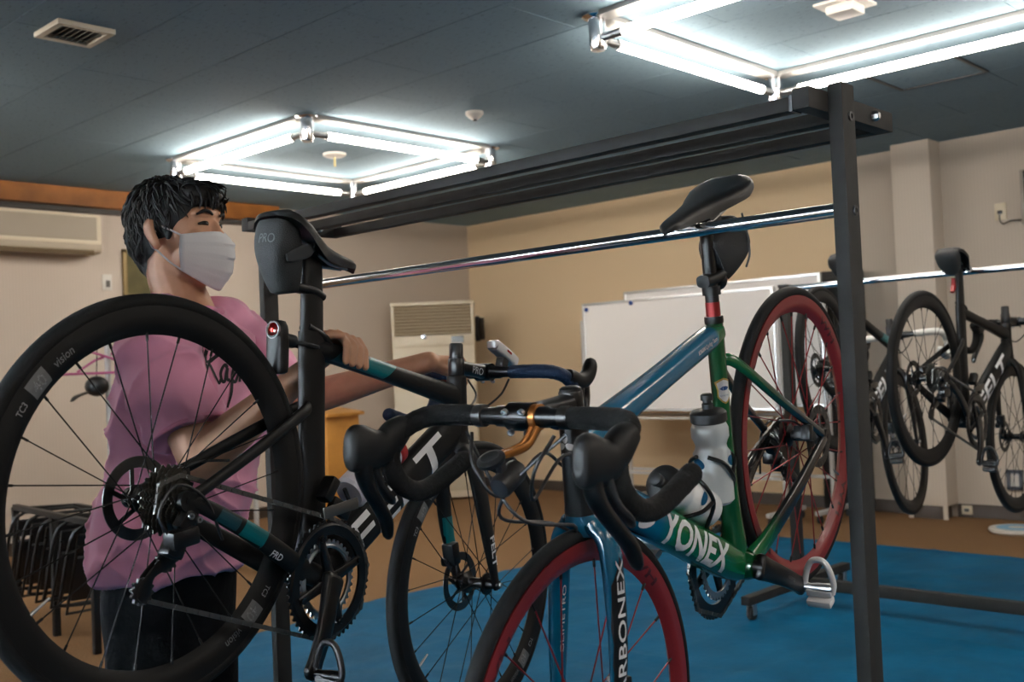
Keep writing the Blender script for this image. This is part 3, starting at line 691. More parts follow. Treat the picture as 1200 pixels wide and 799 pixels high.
M_hood = mat('hood rubber', (0.008, 0.0081, 0.0083), 0.5, spec=0.3)
M_cog = mat('cassette steel', (0.10, 0.095, 0.085), 0.32, 1.0)
M_chain = mat('chain steel', (0.15, 0.145, 0.135), 0.4, 0.9)
M_red = mat('red reflector', (0.35, 0.006, 0.008), 0.15, coat=0.5)
M_whitegloss = mat('white gloss plastic', (0.82, 0.82, 0.84), 0.3, coat=0.3)

SPK = {}
def spoke_mesh(L, m, nip, r=0.0011):
    key = (round(L, 4), m.name, r)
    if key not in SPK:
        mb = MB().tube([(0, 0, 0), (0, 0, 0.02), (0, 0, L-0.014), (0, 0, L-0.013), (0, 0, L)], [r, r, r, r*1.9, r*1.9], 6); me = SPK[key] = mb.mesh('spoke'); me.materials.append(m); me.materials.append(nip)
        for pl in me.polygons:
            if pl.center.z > L-0.0138: pl.material_index = 1
    return SPK[key]
def wheel(name, c, root, rim_m, spoke_m, nip_m, depth, tyre_w=0.014, rear=False, nspk=24, spk_r=0.0012, flat=1.0, rotor=True, a0=0.13, detail=True):
    ro = 0.3135; ri = ro - depth; hw = 0.0125
    prof = [(ro, -hw*0.82), (ro+0.004, -hw*0.82), (ro+0.004, -hw), (ro-0.012, -hw*1.05), (ro-0.55*depth, -hw*0.95), (ri+0.008, -hw*0.55), (ri, 0), (ri+0.008, hw*0.55), (ro-0.55*depth, hw*0.95), (ro-0.012, hw*1.05), (ro+0.004, hw), (ro+0.004, hw*0.82), (ro, hw*0.82)]
    rim = MB().lathe(prof, seg=96 if detail else 64, closed=True).obj(name, rim_m, root, 35); rim.location = c
    rt = TYRE_R; tp = []
    for k in range(14):
        a = -2.5 + 5.0*k/13; tp.append((rt - tyre_w + tyre_w*math.cos(a), tyre_w*math.sin(a)))
    MB().lathe(tp, seg=96 if detail else 64, closed=True).obj('tyre', M_tyre, rim, 35)
    fl_r = 0.023; fy = (0.024, -0.030) if not rear else (0.032, -0.018)
    hb = [(0.0, -0.052), (0.010, -0.052), (0.012, -0.045), (0.014, fy[1]-0.004), (fl_r+0.003, fy[1]-0.003), (fl_r+0.003, fy[1]+0.002), (0.013, fy[1]+0.008), (0.0125, fy[0]-0.01), (fl_r+0.003, fy[0]-0.002), (fl_r+0.003, fy[0]+0.003), (0.015, fy[0]+0.006), (0.012, 0.05), (0, 0.05)]
    MB().lathe(hb, seg=28).obj('hub', M_gloss, rim)
    MB().tube([(0, -0.072, 0), (0, 0.072, 0)], 0.006, 12).obj('axle', M_steel, rim)
    for k in range(nspk):
        side = k % 2; ang = a0 + 2*PI*k/nspk; lean = 0.62*(1 if (k//2) % 2 else -1)
        hub = Vector((fl_r*math.cos(ang+lean*1.9), fy[side], fl_r*math.sin(ang+lean*1.9))); end = Vector(((ri+0.004)*math.cos(ang), 0.002*(1 if side == 0 else -1), (ri+0.004)*math.sin(ang)))
        d = end-hub; me = spoke_mesh(d.length, spoke_m, nip_m, spk_r)
        o = bpy.data.objects.new('spoke', me); COL.objects.link(o); o.parent = rim
        o.rotation_mode = 'QUATERNION'; o.rotation_quaternion = d.to_track_quat('Z', 'Y'); o.location = hub
    if rotor:
        rr = MB(); n = 72; y = 0.050 if rear else 0.046; th = 0.0018; RS = 0.875
        rr.lathe([(0.058, y-th/2), (0.080, y-th/2), (0.080, y+th/2), (0.058, y+th/2)], seg=n, closed=True)
        for k in range(6):
            a = 2*PI*k/6; rr.bar((0.02*math.cos(a+0.5), y, 0.02*math.sin(a+0.5)), (0.067*math.cos(a), y, 0.067*math.sin(a)), 0.009, th, up=(0, 1, 0))
        for k in range(24):
            a = 2*PI*k/24; rr.bar((0.066*math.cos(a+0.06), y+0.0013, 0.066*math.sin(a+0.06)), (0.078*math.cos(a), y+0.0013, 0.078*math.sin(a)), 0.003, 0.0012, up=(0, 1, 0))
        rr.lathe([(0.014, y-0.003), (0.026, y-0.003), (0.022, y+0.004), (0.014, y+0.006)], seg=24, closed=True)
        rr.v = [(x*RS, yy, z*RS) for x, yy, z in rr.v]; rr.obj('brake_rotor', mat('rotor steel', (0.10, 0.10, 0.10), 0.35, 1.0), rim, 30)
    MB().tube([(math.cos(4.0)*(ri+0.002), 0, math.sin(4.0)*(ri+0.002)), (math.cos(4.0)*(ri-0.035), 0, math.sin(4.0)*(ri-0.035))], [0.003, 0.0022], 8).obj('valve', M_steel, rim)
    return rim

_cog = {}
def cassette(root):
    t = MB().lathe([(0.012, -0.05), (0.02, -0.05), (0.02, -0.02), (0.012, -0.02)], seg=20, closed=True).obj('cassette', M_cog, root)
    teeth = [28, 25, 23, 21, 19, 17, 15, 14, 13, 12, 11]
    for k, n in enumerate(teeth):
        if n not in _cog:
            _cog[n] = MB().gear(n*0.0127/(2*PI)-0.003, n, 0.005, 0.0017, n*0.0127/(2*PI)*0.62 if n > 16 else 0.018).mesh('cog', 30); _cog[n].materials.append(M_cog)
        o = bpy.data.objects.new('cog', _cog[n]); COL.objects.link(o); o.parent = t; o.location = (0, -0.0215-k*0.0036, 0)
def chainring(rad, teeth, y, band, m, root, name='chainring'):
    g = MB().gear(rad-0.003, teeth, 0.0055, 0.003, rad-band, (0, 0, 0)); g.lathe([(rad-band-0.002, -0.003), (rad-0.010, -0.0045), (rad-0.006, -0.002), (rad-0.006, 0.002), (rad-band-0.002, 0.002)], seg=64, closed=True)
    o = g.obj(name, m, root, 30); o.location = (BBX, y, BBZ); return o
def crankset(root, ang, m, ped_m, spider=True, text=None, pedal='road'):
    """right side y<0 carries the rings"""
    cs = MB().lathe([(0.0, -0.062), (0.012, -0.062), (0.015, -0.055), (0.015, 0.055), (0.012, 0.062), (0, 0.062)], (BBX, 0, BBZ), seg=24).obj('crankset', m, root)
    chainring(0.113, 54, -0.0455, 0.026, m, cs); chainring(0.074, 36, -0.0385, 0.012, M_steel, cs, 'inner_chainring')
    if spider:
        sp = MB()
        for k in range(4):
            a = ang + R_(45) + k*PI/2; d = Vector((math.cos(a), 0, math.sin(a))); c = Vector((BBX, -0.0475, BBZ))
            sp.sweep([(*(c+d*0.008), 0.0055, 0.013), (*(c+d*0.05), 0.005, 0.010), (*(c+d*0.09), 0.004, 0.0085)], (0, 1, 0), 12, 3, 3)
            sp.lathe([(0, -0.009), (0.006, -0.009), (0.006, 0), (0, 0)], c+d*0.084, (0, 1, 0), 12)
        sp.obj('spider', m, cs)
    L = 0.172
    for sd, a in ((-1, ang), (1, ang+PI)):
        d = Vector((math.cos(a), 0, math.sin(a))); c = Vector((BBX, 0, BBZ)); y0, y1 = sd*0.054, sd*0.072
        rows = []
        for q, ww, tt in ((-0.012, 0.004, 0.012), (-0.008, 0.009, 0.017), (0.0, 0.0105, 0.019), (0.03, 0.009, 0.0165), (0.09, 0.0075, 0.0145), (0.15, 0.007, 0.013), (0.172, 0.0075, 0.0145), (0.182, 0.006, 0.0095), (0.186, 0.003, 0.005)):
            p = c + d*q; rows.append((p.x, y0+(y1-y0)*min(1, max(0, q/0.1)), p.z, ww*1.2, tt*1.4))
        arm = MB().sweep(rows, (0, 1, 0), 16, 3.0, 3).obj('crank_arm', m, cs)
        pc = c + d*0.172
        pd = empty_mesh_pedal(pc, sd, ped_m, cs, pedal)
    return cs
PV = [-0.30, 0.95]
def empty_mesh_pedal(c, sd, m, parent, kind):
    ax = MB().lathe([(0.0, 0.0), (0.0085, 0.0), (0.0085, 0.012), (0.0075, 0.014), (0.010, 0.03), (0.011, 0.055), (0.007, 0.062), (0, 0.064)], (c.x, sd*0.078, c.z), (0, sd, 0), 16)
    # platform: pear-shaped ring in front, hooked clip at the back, hanging nose-up
    body = MB(); y0 = sd*0.112
    def P(u, v, h=0): return (c.x + v*PV[0], y0 + u, c.z + v*PV[1])
    loop = [(-0.026, -0.01), (-0.030, 0.012), (-0.022, 0.042), (-0.01, 0.058), (0.01, 0.058), (0.022, 0.042), (0.030, 0.012), (0.026, -0.01)]
    body.tube([P(u, v) for u, v in [tuple(r) for r in crom(loop, 4)]], 0.0065, 10)
    body.bar(P(-0.027, -0.008), P(0.027, -0.008), 0.02, 0.016, bev=0.004); body.bar(P(-0.026, -0.028), P(0.026, -0.028), 0.03, 0.016, bev=0.005)
    o = body.obj('pedal', m, parent); ax.obj('pedal_axle', M_steel if m is M_whitegloss else M_gloss, parent)
def chain(root, rd):
    mb = MB(); y0, y1 = -0.037, -0.0455
    def run(a, b, ya, yb):
        a, b = Vector((a[0], ya, a[1])), Vector((b[0], yb, b[1])); n = max(2, int((b-a).length/0.0127)); d = (b-a)/n; u = d.normalized()
        for k in range(n):
            p = a + d*(k+0.5); wdt = 0.0065 if k % 2 else 0.0042
            mb.bar(p-u*0.0068, p+u*0.0068, wdt, 0.0078, bev=0)
            mb.tube([p-u*0.0063+Vector((0, 0.0037, 0)), p-u*0.0063-Vector((0, 0.0037, 0))], 0.0042, 6)
    R1, R2 = 0.112, 0.042
    run((0.002, R2), (BBX-0.02, BBZ+R1), y0, y1)
    run((rd[0]+0.01, rd[1]-0.012), (BBX+0.03, BBZ-R1), y0, y1)
    run((BBX-0.02, BBZ+R1), (BBX+0.06, BBZ+R1*0.86), y1, y1); run((BBX+0.06, BBZ+R1*0.86), (BBX+R1*0.93, BBZ+0.045), y1, y1)
    run((BBX+R1*0.93, BBZ+0.045), (BBX+R1*0.95, BBZ-0.04), y1, y1); run((BBX+R1*0.95, BBZ-0.04), (BBX+0.03, BBZ-R1), y1, y1)
    run((0.002, R2), (-0.036, 0.02), y0, y0); run((-0.036, 0.02), (-0.030, -0.03), y0, y0)
    return mb.obj('chain', M_chain, root, 30)
def derailleur(root):
    b = MB(); b.box((0.012, -0.062, -0.030), (0.030, 0.022, 0.036), Matrix.Rotation(R_(20), 3, 'Y'), 0.006)
    b.box((0.004, -0.070, -0.058), (0.056, 0.028, 0.030), Matrix.Rotation(R_(-24), 3, 'Y'), 0.007); b.box((-0.002, -0.062, -0.078), (0.034, 0.026, 0.026), Matrix.Rotation(R_(10), 3, 'Y'), 0.006)
    o = b.obj('rear_derailleur', M_gloss, root)
    for q in ((0.008, -0.074, -0.022), (0.026, -0.074, -0.024)):
        MB().lathe([(0.0025, 0), (0.0055, 0), (0.0055, -0.004), (0.0025, -0.004)], q, (0, 1, 0), 14, True).obj('bolt', M_steel, o)
    jp = [(0.012, -0.092), (-0.022, -0.148)]
    cg = MB()
    for y in (-0.032, -0.044): cg.sweep([(jp[0][0]+0.01, y, jp[0][1]+0.018, 0.0012, 0.010), (jp[0][0], y, jp[0][1], 0.0012, 0.013), ((jp[0][0]+jp[1][0])/2-0.01, y, (jp[0][1]+jp[1][1])/2, 0.0012, 0.008), (jp[1][0], y, jp[1][1], 0.0012, 0.013), (jp[1][0]-0.006, y, jp[1][1]-0.014, 0.0012, 0.006)], (0, 1, 0), 12, 2, 4)
    cg.obj('cage', M_gloss, o)
    for q in jp: 
        j = MB().gear(0.018, 12, 0.004, 0.006, 0.007).obj('jockey_wheel', M_plastic, o); j.location = (q[0], -0.038, q[1])
    MB().tube(crom([(0.10, -0.06, -0.045), (0.03, -0.075, 0.01), (-0.03, -0.07, 0.02), (-0.05, -0.068, -0.03), (-0.02, -0.068, -0.06)], 6), 0.0026, 8).obj('cable', M_plastic, o)
    return jp[1]
def caliper(root, c, ang, name='brake_caliper'):
    Rm = Matrix.Rotation(ang, 3, 'Y'); b = MB().box(c, (0.055, 0.034, 0.030), Rm, 0.007)
    b.box(Vector(c)+Rm @ Vector((0.018, 0.012, 0)), (0.022, 0.022, 0.036), Rm, 0.006); o = b.obj(name, M_gloss, root)
    MB().tube(crom([Vector(c)+Rm @ Vector((0.02, 0, 0.012)), Vector(c)+Rm @ Vector((0.06, -0.004, 0.02)), Vector(c)+Rm @ Vector((0.12, -0.012, 0.015))], 5), 0.0025, 8).obj('hose', M_plastic, o)
def handlebar(root, bar_m, tape_m, stem_len=0.10, lever='hydro', wdt=0.20, bz=None):
    """all in bike axes; returns clamp centre"""
    cx, cz = BARX, bz
    tops = MB().tube([(cx, -0.155, cz), (cx, -0.10, cz), (cx, -0.05, cz), (cx, -0.045, cz), (cx, 0.045, cz), (cx, 0.05, cz), (cx, 0.10, cz), (cx, 0.155, cz)], [0.0125, 0.0125, 0.0135, 0.0159, 0.0159, 0.0135, 0.0125, 0.0125], 20).obj('handlebar', bar_m, root)
    for sd in (-1, 1):
        path = [(cx, sd*0.075, cz, 0.0158), (cx, sd*0.13, cz, 0.0165), (cx+0.004, sd*0.172, cz, 0.0165), (cx+0.022, sd*0.193, cz, 0.0162), (cx+0.055, sd*wdt, cz-0.001, 0.016), (cx+0.082, sd*(wdt+0.002), cz-0.012, 0.016), (cx+0.094, sd*(wdt+0.004), cz-0.042, 0.016), (cx+0.085, sd*(wdt+0.006), cz-0.078, 0.016), (cx+0.058, sd*(wdt+0.008), cz-0.108, 0.016), (cx+0.02, sd*(wdt+0.010), cz-0.122, 0.016), (cx-0.03, sd*(wdt+0.012), cz-0.126, 0.016), (cx-0.075, sd*(wdt+0.013), cz-0.128, 0.0162)]
        A = crom(path, 5); pts = [a[:3] for a in A]; rr = [a[3]*(1+0.035*(1 if k % 3 == 0 else 0)) for k, a in enumerate(A)]
        e = Vector(pts[-1]); d = (Vector(pts[-1])-Vector(pts[-2])).normalized(); pts += [e+d*0.006, e+d*0.009]; rr += [0.0135, 0.006]
        MB().tube(pts, rr, 18).obj('bar_tape', tape_m, tops, 60)
        y = sd*(wdt+0.003)
        if lever == 'hydro':   # tall rounded hood head
            rows = [(cx+0.050, y, cz+0.004, 0.016, 0.016), (cx+0.075, y, cz+0.004, 0.017, 0.021), (cx+0.105, y, cz+0.006, 0.0165, 0.020), (cx+0.130, y, cz+0.016, 0.016, 0.021), (cx+0.150, y, cz+0.036, 0.0165, 0.022), (cx+0.158, y, cz+0.060, 0.0165, 0.021), (cx+0.160, y, cz+0.076, 0.012, 0.015), (cx+0.160, y, cz+0.082, 0.005, 0.007)]
        else:
            rows = [(cx+0.040, y, cz+0.002, 0.0165, 0.018), (cx+0.066, y, cz+0.000, 0.0185, 0.025), (cx+0.095, y, cz-0.006, 0.0175, 0.027), (cx+0.120, y, cz+0.004, 0.0165, 0.031), (cx+0.142, y, cz+0.018, 0.0165, 0.036), (cx+0.156, y, cz+0.027, 0.015, 0.033), (cx+0.163, y, cz+0.031, 0.009, 0.022), (cx+0.165, y, cz+0.032, 0.003, 0.008)]
        hd = MB().sweep(rows, (0, 1, 0), 18, 2.3, 5).obj('brake_hood', M_hood, tops)
        lv = [(cx+0.140, y, cz+0.002, 0.013, 0.015), (cx+0.150, y, cz-0.020, 0.0125, 0.014), (cx+0.148, y+sd*0.004, cz-0.050, 0.0115, 0.011), (cx+0.136, y+sd*0.010, cz-0.088, 0.0115, 0.010), (cx+0.128, y+sd*0.016, cz-0.118, 0.0125, 0.009), (cx+0.130, y+sd*0.020, cz-0.142, 0.010, 0.007), (cx+0.131, y+sd*0.021, cz-0.150, 0.005, 0.004)]
        MB().sweep(lv, (0, 1, 0), 14, 2.4, 4).obj('brake_lever', M_gloss, hd)
        MB().sweep([(cx+0.120, y+sd*0.004, cz-0.005, 0.008, 0.008), (cx+0.122, y+sd*0.006, cz-0.05, 0.008, 0.006), (cx+0.112, y+sd*0.010, cz-0.085, 0.012, 0.006), (cx+0.106, y+sd*0.012, cz-0.10, 0.006, 0.004)], (0, 1, 0), 12, 2.3, 4).obj('shift_paddle', M_plastic, hd)
    return cx, cz, tops
def saddle(root, nose, tail, m, bow=0.012):
    """nose,tail = (x,z) of the top line"""
    nx, nz = nose; tx, tz = tail; L = nx-tx; rg = []
    N = 22; K = 20
    for i in range(N+1):
        t = i/N
        x = tx + L*t; z = tz+(nz-tz)*t - bow*math.sin(PI*min(1, t*1.1)) 
        half = np.interp(t, [0, 0.03, 0.10, 0.22, 0.40, 0.55, 0.75, 0.92, 0.98, 1.0], [0.028, 0.045, 0.062, 0.066, 0.050, 0.034, 0.023, 0.019, 0.014, 0.004])
        drop = np.interp(t, [0, 0.05, 0.25, 0.6, 0.9, 1.0], [0.012, 0.022, 0.034, 0.034, 0.022, 0.006])
        z -= np.interp(t, [0, 0.04, 0.9, 0.97, 1], [0.012, 0.002, 0.0, 0.003, 0.010])
        ring = []
        for k in range(K):
            a = PI*k/(K-1); c = math.cos(a); s = math.sin(a)
            ring.append(Vector((x, half*math.copysign(abs(c)**0.75, c), z - drop*(1-s**0.45))))
        for k in range(K-2, 0, -1):
            a = PI*k/(K-1); c = math.cos(a); s = math.sin(a)
            ring.append(Vector((x, 0.86*half*math.copysign(abs(c)**0.75, c), z - 0.010 - (drop-0.008)*(1-s**0.45))))
        rg.append(ring)
    o = MB().rings(rg).obj('saddle', m, root, 50)
    ra = MB()
    for s in (-1, 1):
        ra.tube(crom([(tx+0.035, s*0.030, tz-0.030), (tx+0.06, s*0.024, tz-0.042), (tx+L*0.40, s*0.022, tz-0.046), (tx+L*0.62, s*0.020, (tz+nz)/2-0.045), (nx-0.03, s*0.007, nz-0.022)], 5), 0.0036, 10)
    ra.obj('rail', M_steel, o); return o
def bottle(name, base, axis, label, body_m, cap_m, L=0.185, r=0.0365, valve_m=None):
    """top-level thing: base centre and axis in world"""
    o = empty(name, mtx=Matrix.Translation(base) @ Vector(axis).to_track_quat('Z', 'Y').to_matrix().to_4x4()); tag(o, label, 'bottle')
    MB().lathe([(0, 0), (r-0.006, 0), (r, 0.006), (r, L*0.52), (r-0.005, L*0.56), (r-0.0065, L*0.60), (r-0.004, L*0.64), (r, L*0.68), (r, L*0.77), (r-0.004, L*0.82), (r-0.009, L*0.85)], axis=(0, 0, 1), seg=36).obj('body', body_m, o)
    MB().lathe([(0, L*0.83), (r-0.004, L*0.83), (r-0.001, L*0.845), (r-0.001, L*0.93), (r-0.006, L*0.955), (0.016, L*0.97), (0.0, L*0.97)], axis=(0, 0, 1), seg=36).obj('cap', cap_m, o)
    MB().lathe([(0, L*0.96), (0.011, L*0.96), (0.011, L*1.02), (0.0085, L*1.03), (0.0085, L*1.05), (0.0125, L*1.06), (0.012, L*1.11), (0.008, L*1.125), (0, L*1.125)], axis=(0, 0, 1), seg=20).obj('valve', valve_m or cap_m, o)
    return o
def cage(root, c, d, up, m, r=0.0375):
    """bottle cage in bike axes: c base centre, d bottle axis, up = direction away from the tube"""
    c, d, up = Vector(c), Vector(d).normalized(), Vector(up).normalized(); y = Vector((0, 1, 0)); mb = MB(); R = r+0.004
    for s in (-1, 1):
        pts = [c - up*R + d*0.0 + y*s*0.006, c - up*R*0.85 + y*s*R*0.55 + d*0.03, c + y*s*R + d*0.055, c + up*R*0.55 + y*s*R*0.86 + d*0.085, c + up*R*0.98 + y*s*0.012 + d*0.10]
        mb.tube(crom(pts, 5), 0.0042, 8)
        mb.tube(crom([c - up*R + d*0.10 + y*s*0.006, c - up*R*0.6 + y*s*R*0.83 + d*0.085, c + y*s*R + d*0.06], 5), 0.004, 8)
    mb.bar(c - up*R - d*0.005, c - up*R + d*0.125, 0.016, 0.006, up=up, bev=0.002)
    mb.tube(crom([c - up*R - d*0.005, c - d*0.006 - up*R*0.3, c - d*0.006 + up*0.018], 4), 0.0045, 8)
    return mb.obj('bottle_cage', m, root)
def lettering(name, s, org, u, v, W, H, m, parent, bvh, bold=0.0, shear=0.0, cuts=2):
    return decal(name, text_geo(s, bold, shear, cuts), org, u, v, W, H, m, parent, bvh)

def frame_parts(root, mt, aero=True, dropped=True, st_top=0.40, sp_m=None, stay_z=0.30):
    """tubes of the frame as parts of the bike. mt maps tube name -> material"""
    out = {}
    bb = Vector((BBX, 0, BBZ)); sa = Vector((-0.2840, 0, 0.9588))
    top = bb + sa*((st_top-BBZ)/0.9588); ht = Vector((HTX, 0, HTZ)); hb = ht - HD*0.150
    ttj = ht - HD*0.045; dtj = hb + HD*0.048
    out['head_tube'] = MB().sweep([(*(ht+HD*0.006), 0.020, 0.022), (*ht, 0.022, 0.026), (*(ht-HD*0.05), 0.021, 0.030), (*(ht-HD*0.11), 0.024, 0.031), (*hb, 0.027, 0.030)], seg=24, n=4).obj('head_tube', mt['head_tube'], root)
    a = top + Vector((0.0, 0, -0.028)) if aero else top + Vector((0, 0, -0.024))
    hw, hh = (0.0165, 0.020) if aero else (0.021, 0.0235)
    out['top_tube'] = MB().sweep([(*a, hw*0.9, hh*0.8), (*(a.lerp(ttj, 0.12)), hw, hh), (*(a.lerp(ttj, 0.5)), hw*1.05, hh), (*(a.lerp(ttj, 0.9)), hw*1.15, hh*1.25), (*ttj, hw*1.1, hh*1.4)], seg=24, ex=2.6, n=5).obj('top_tube', mt['top_tube'], root)
    w2, h2 = (0.025, 0.043) if aero else (0.029, 0.036)
    b0 = bb + Vector((0.012, 0, 0.006))
    out['down_tube'] = MB().sweep([(*b0, w2*1.2, h2*0.85), (*(b0.lerp(dtj, 0.12)), w2*1.08, h2*1.0), (*(b0.lerp(dtj, 0.5)), w2, h2), (*(b0.lerp(dtj, 0.88)), w2*0.95, h2*0.98), (*dtj, w2*0.85, h2*0.9)], seg=28, ex=2.5, n=6).obj('down_tube', mt['down_tube'], root)
    sw, sh = (0.0145, 0.033) if aero else (0.0165, 0.0175)
    out['seat_tube'] = MB().sweep([(*(bb+Vector((0, 0, 0.0))), 0.026, 0.030), (*(bb+sa*0.05), sw*1.6, sh*1.15), (*(bb+sa*0.12), sw*1.2, sh*1.05), (*(bb+sa*0.25), sw*1.05, sh), (*top, sw*1.05, sh)], seg=24, ex=2.4 if aero else 2.0, n=6).obj('seat_tube', mt['seat_tube'], root)
    out['bottom_bracket'] = MB().lathe([(0.02, -0.043), (0.024, -0.043), (0.028, -0.03), (0.030, 0.0), (0.028, 0.03), (0.024, 0.043), (0.02, 0.043)], bb, seg=28).obj('bottom_bracket', mt['seat_tube'], root)
    sj = bb + sa*((stay_z-BBZ)/0.9588) + Vector((-0.012, 0, 0))
    for s in (1, -1):
        d = Vector((0.008, s*0.066, 0.006)); 
        MB().sweep([(*sj, 0.009, 0.013), (*(sj+Vector((-0.028, s*0.020, -0.022))), 0.007, 0.0125), (*(sj.lerp(d, 0.5)+Vector((0, s*0.012, 0))), 0.0065, 0.0115), (*(sj.lerp(d, 0.85)+Vector((0, s*0.004, 0))), 0.006, 0.0105), (*d, 0.006, 0.012)], seg=16, n=5).obj('seat_stay', mt['seat_stay'], root)
        c0 = bb + Vector((-0.02, s*0.026, 0.004))
        o = MB().sweep([(*c0, 0.014, 0.022), (*(c0+Vector((-0.06, s*0.012, 0.006))), 0.009, 0.0215), (*(c0.lerp(d, 0.5)+Vector((0, s*0.012, 0))), 0.008, 0.018), (*(c0.lerp(d, 0.85)+Vector((0, s*0.006, 0))), 0.007, 0.0145), (*(d+Vector((-0.008, 0, -0.004))), 0.006, 0.012)], seg=16, n=5, ex=2.4).obj('chain_stay', mt['chain_stay'], root)
        out['chain_stay%d' % s] = o
        dp = MB().lathe([(0.0, -0.005), (0.017, -0.005), (0.017, 0.005), (0.0, 0.005)], (0, s*0.067, 0), seg=20); dp.bar((0, s*0.067, 0), (0.03, s*0.066, -0.006), 0.010, 0.03, up=(0, 0, 1), bev=0.003)
        dp.lathe([(0.0, -0.0065), (0.006, -0.0065), (0.006, 0.0065), (0, 0.0065)], (0, s*0.067, 0), seg=16)
        dp.obj('dropout', mt['dropout'], root)
    # fork
    cr = hb - HD*0.012
    out['fork_crown'] = MB().sweep([(*(hb+HD*0.002), 0.026, 0.029), (*(hb-HD*0.018), 0.034, 0.029), (*(hb-HD*0.034), 0.041, 0.024)], seg=24, n=3).obj('fork_crown', mt['fork'], root)
    fh = Vector((WB_, 0, 0))
    for s in (1, -1):
        e = fh + Vector((0, s*0.056, 0)); k0 = hb - HD*0.014 + Vector((0, s*0.020, 0)); k1 = hb - HD*0.055 + Vector((0.002, s*0.046, 0)); k2 = k1.lerp(e, 0.5) + Vector((-0.006, s*0.006, 0))
        out['fork_blade%d' % s] = MB().sweep([(*k0, 0.016, 0.025), (*k1, 0.0125, 0.026), (*k2, 0.010, 0.023), (*(k1.lerp(e, 0.88)), 0.0075, 0.014), (*e, 0.007, 0.011), (*(e+Vector((0.004, 0, -0.012))), 0.005, 0.007)], seg=18, n=6, ex=2.3).obj('fork_blade', mt['fork_blade'] if 'fork_blade' in mt else mt['fork'], root)
        MB().lathe([(0, -0.009), (0.010, -0.009), (0.010, 0.009), (0, 0.009)], e, seg=18).obj('fork_end', M_black, root)
    out['geo'] = dict(bb=bb, sa=sa, top=top, ht=ht, hb=hb, a=a, ttj=ttj, b0=b0, dtj=dtj, sj=sj, fh=fh)
    return out
def cockpit_stem(root, m, cx, cz, spac_top, cap_m):
    st = Vector((HTX, 0, HTZ)); up = st + HD*0.006
    s = MB(); z = 0.006
    n = int((spac_top-0.042)/0.010)
    for k in range(max(n, 0)): s.lathe([(0.0, 0.0), (0.0175, 0.0), (0.0185, 0.0015), (0.0185, 0.0085), (0.0175, 0.0095), (0, 0.0095)], st + HD*(z+k*0.010), HD, 24)
    if n > 0: s.obj('spacer', M_carbon, root)
    zc = z + max(n, 0)*0.010
    c0 = st + HD*zc; c1 = c0 + HD*0.040; mid = c0 + HD*0.02
    b = MB().lathe([(0.0, 0.0), (0.0185, 0.0), (0.0195, 0.002), (0.0195, 0.038), (0.0185, 0.040), (0, 0.040)], c0, HD, 28)
    q = Vector((cx, 0, cz))
    b.sweep([(*mid, 0.017, 0.018), (*(mid.lerp(q, 0.35)), 0.0155, 0.0165), (*(mid.lerp(q, 0.8)), 0.0165, 0.0165), (*q, 0.021, 0.020)], seg=24, ex=2.6, n=4)
    b.lathe([(0.0160, -0.021), (0.0215, -0.021), (0.0215, 0.021), (0.0155, 0.021)], q, seg=28, closed=True)
    o = b.obj('stem', m, root)
    MB().lathe([(0, 0.0), (0.0175, 0.0), (0.0175, 0.004), (0.013, 0.007), (0, 0.007)], c1, HD, 24).obj('top_cap', cap_m, o)
    for s_ in (-1, 1):
        for zz in (-1, 1):
            MB().lathe([(0.0, 0), (0.005, 0), (0.005, 0.006), (0.0025, 0.006), (0.0025, 0.003), (0, 0.003)], q + Vector((0.016, s_*0.015, zz*0.017)), (1, 0, 0), 14).obj('bolt', M_steel, o)
    return o, c1

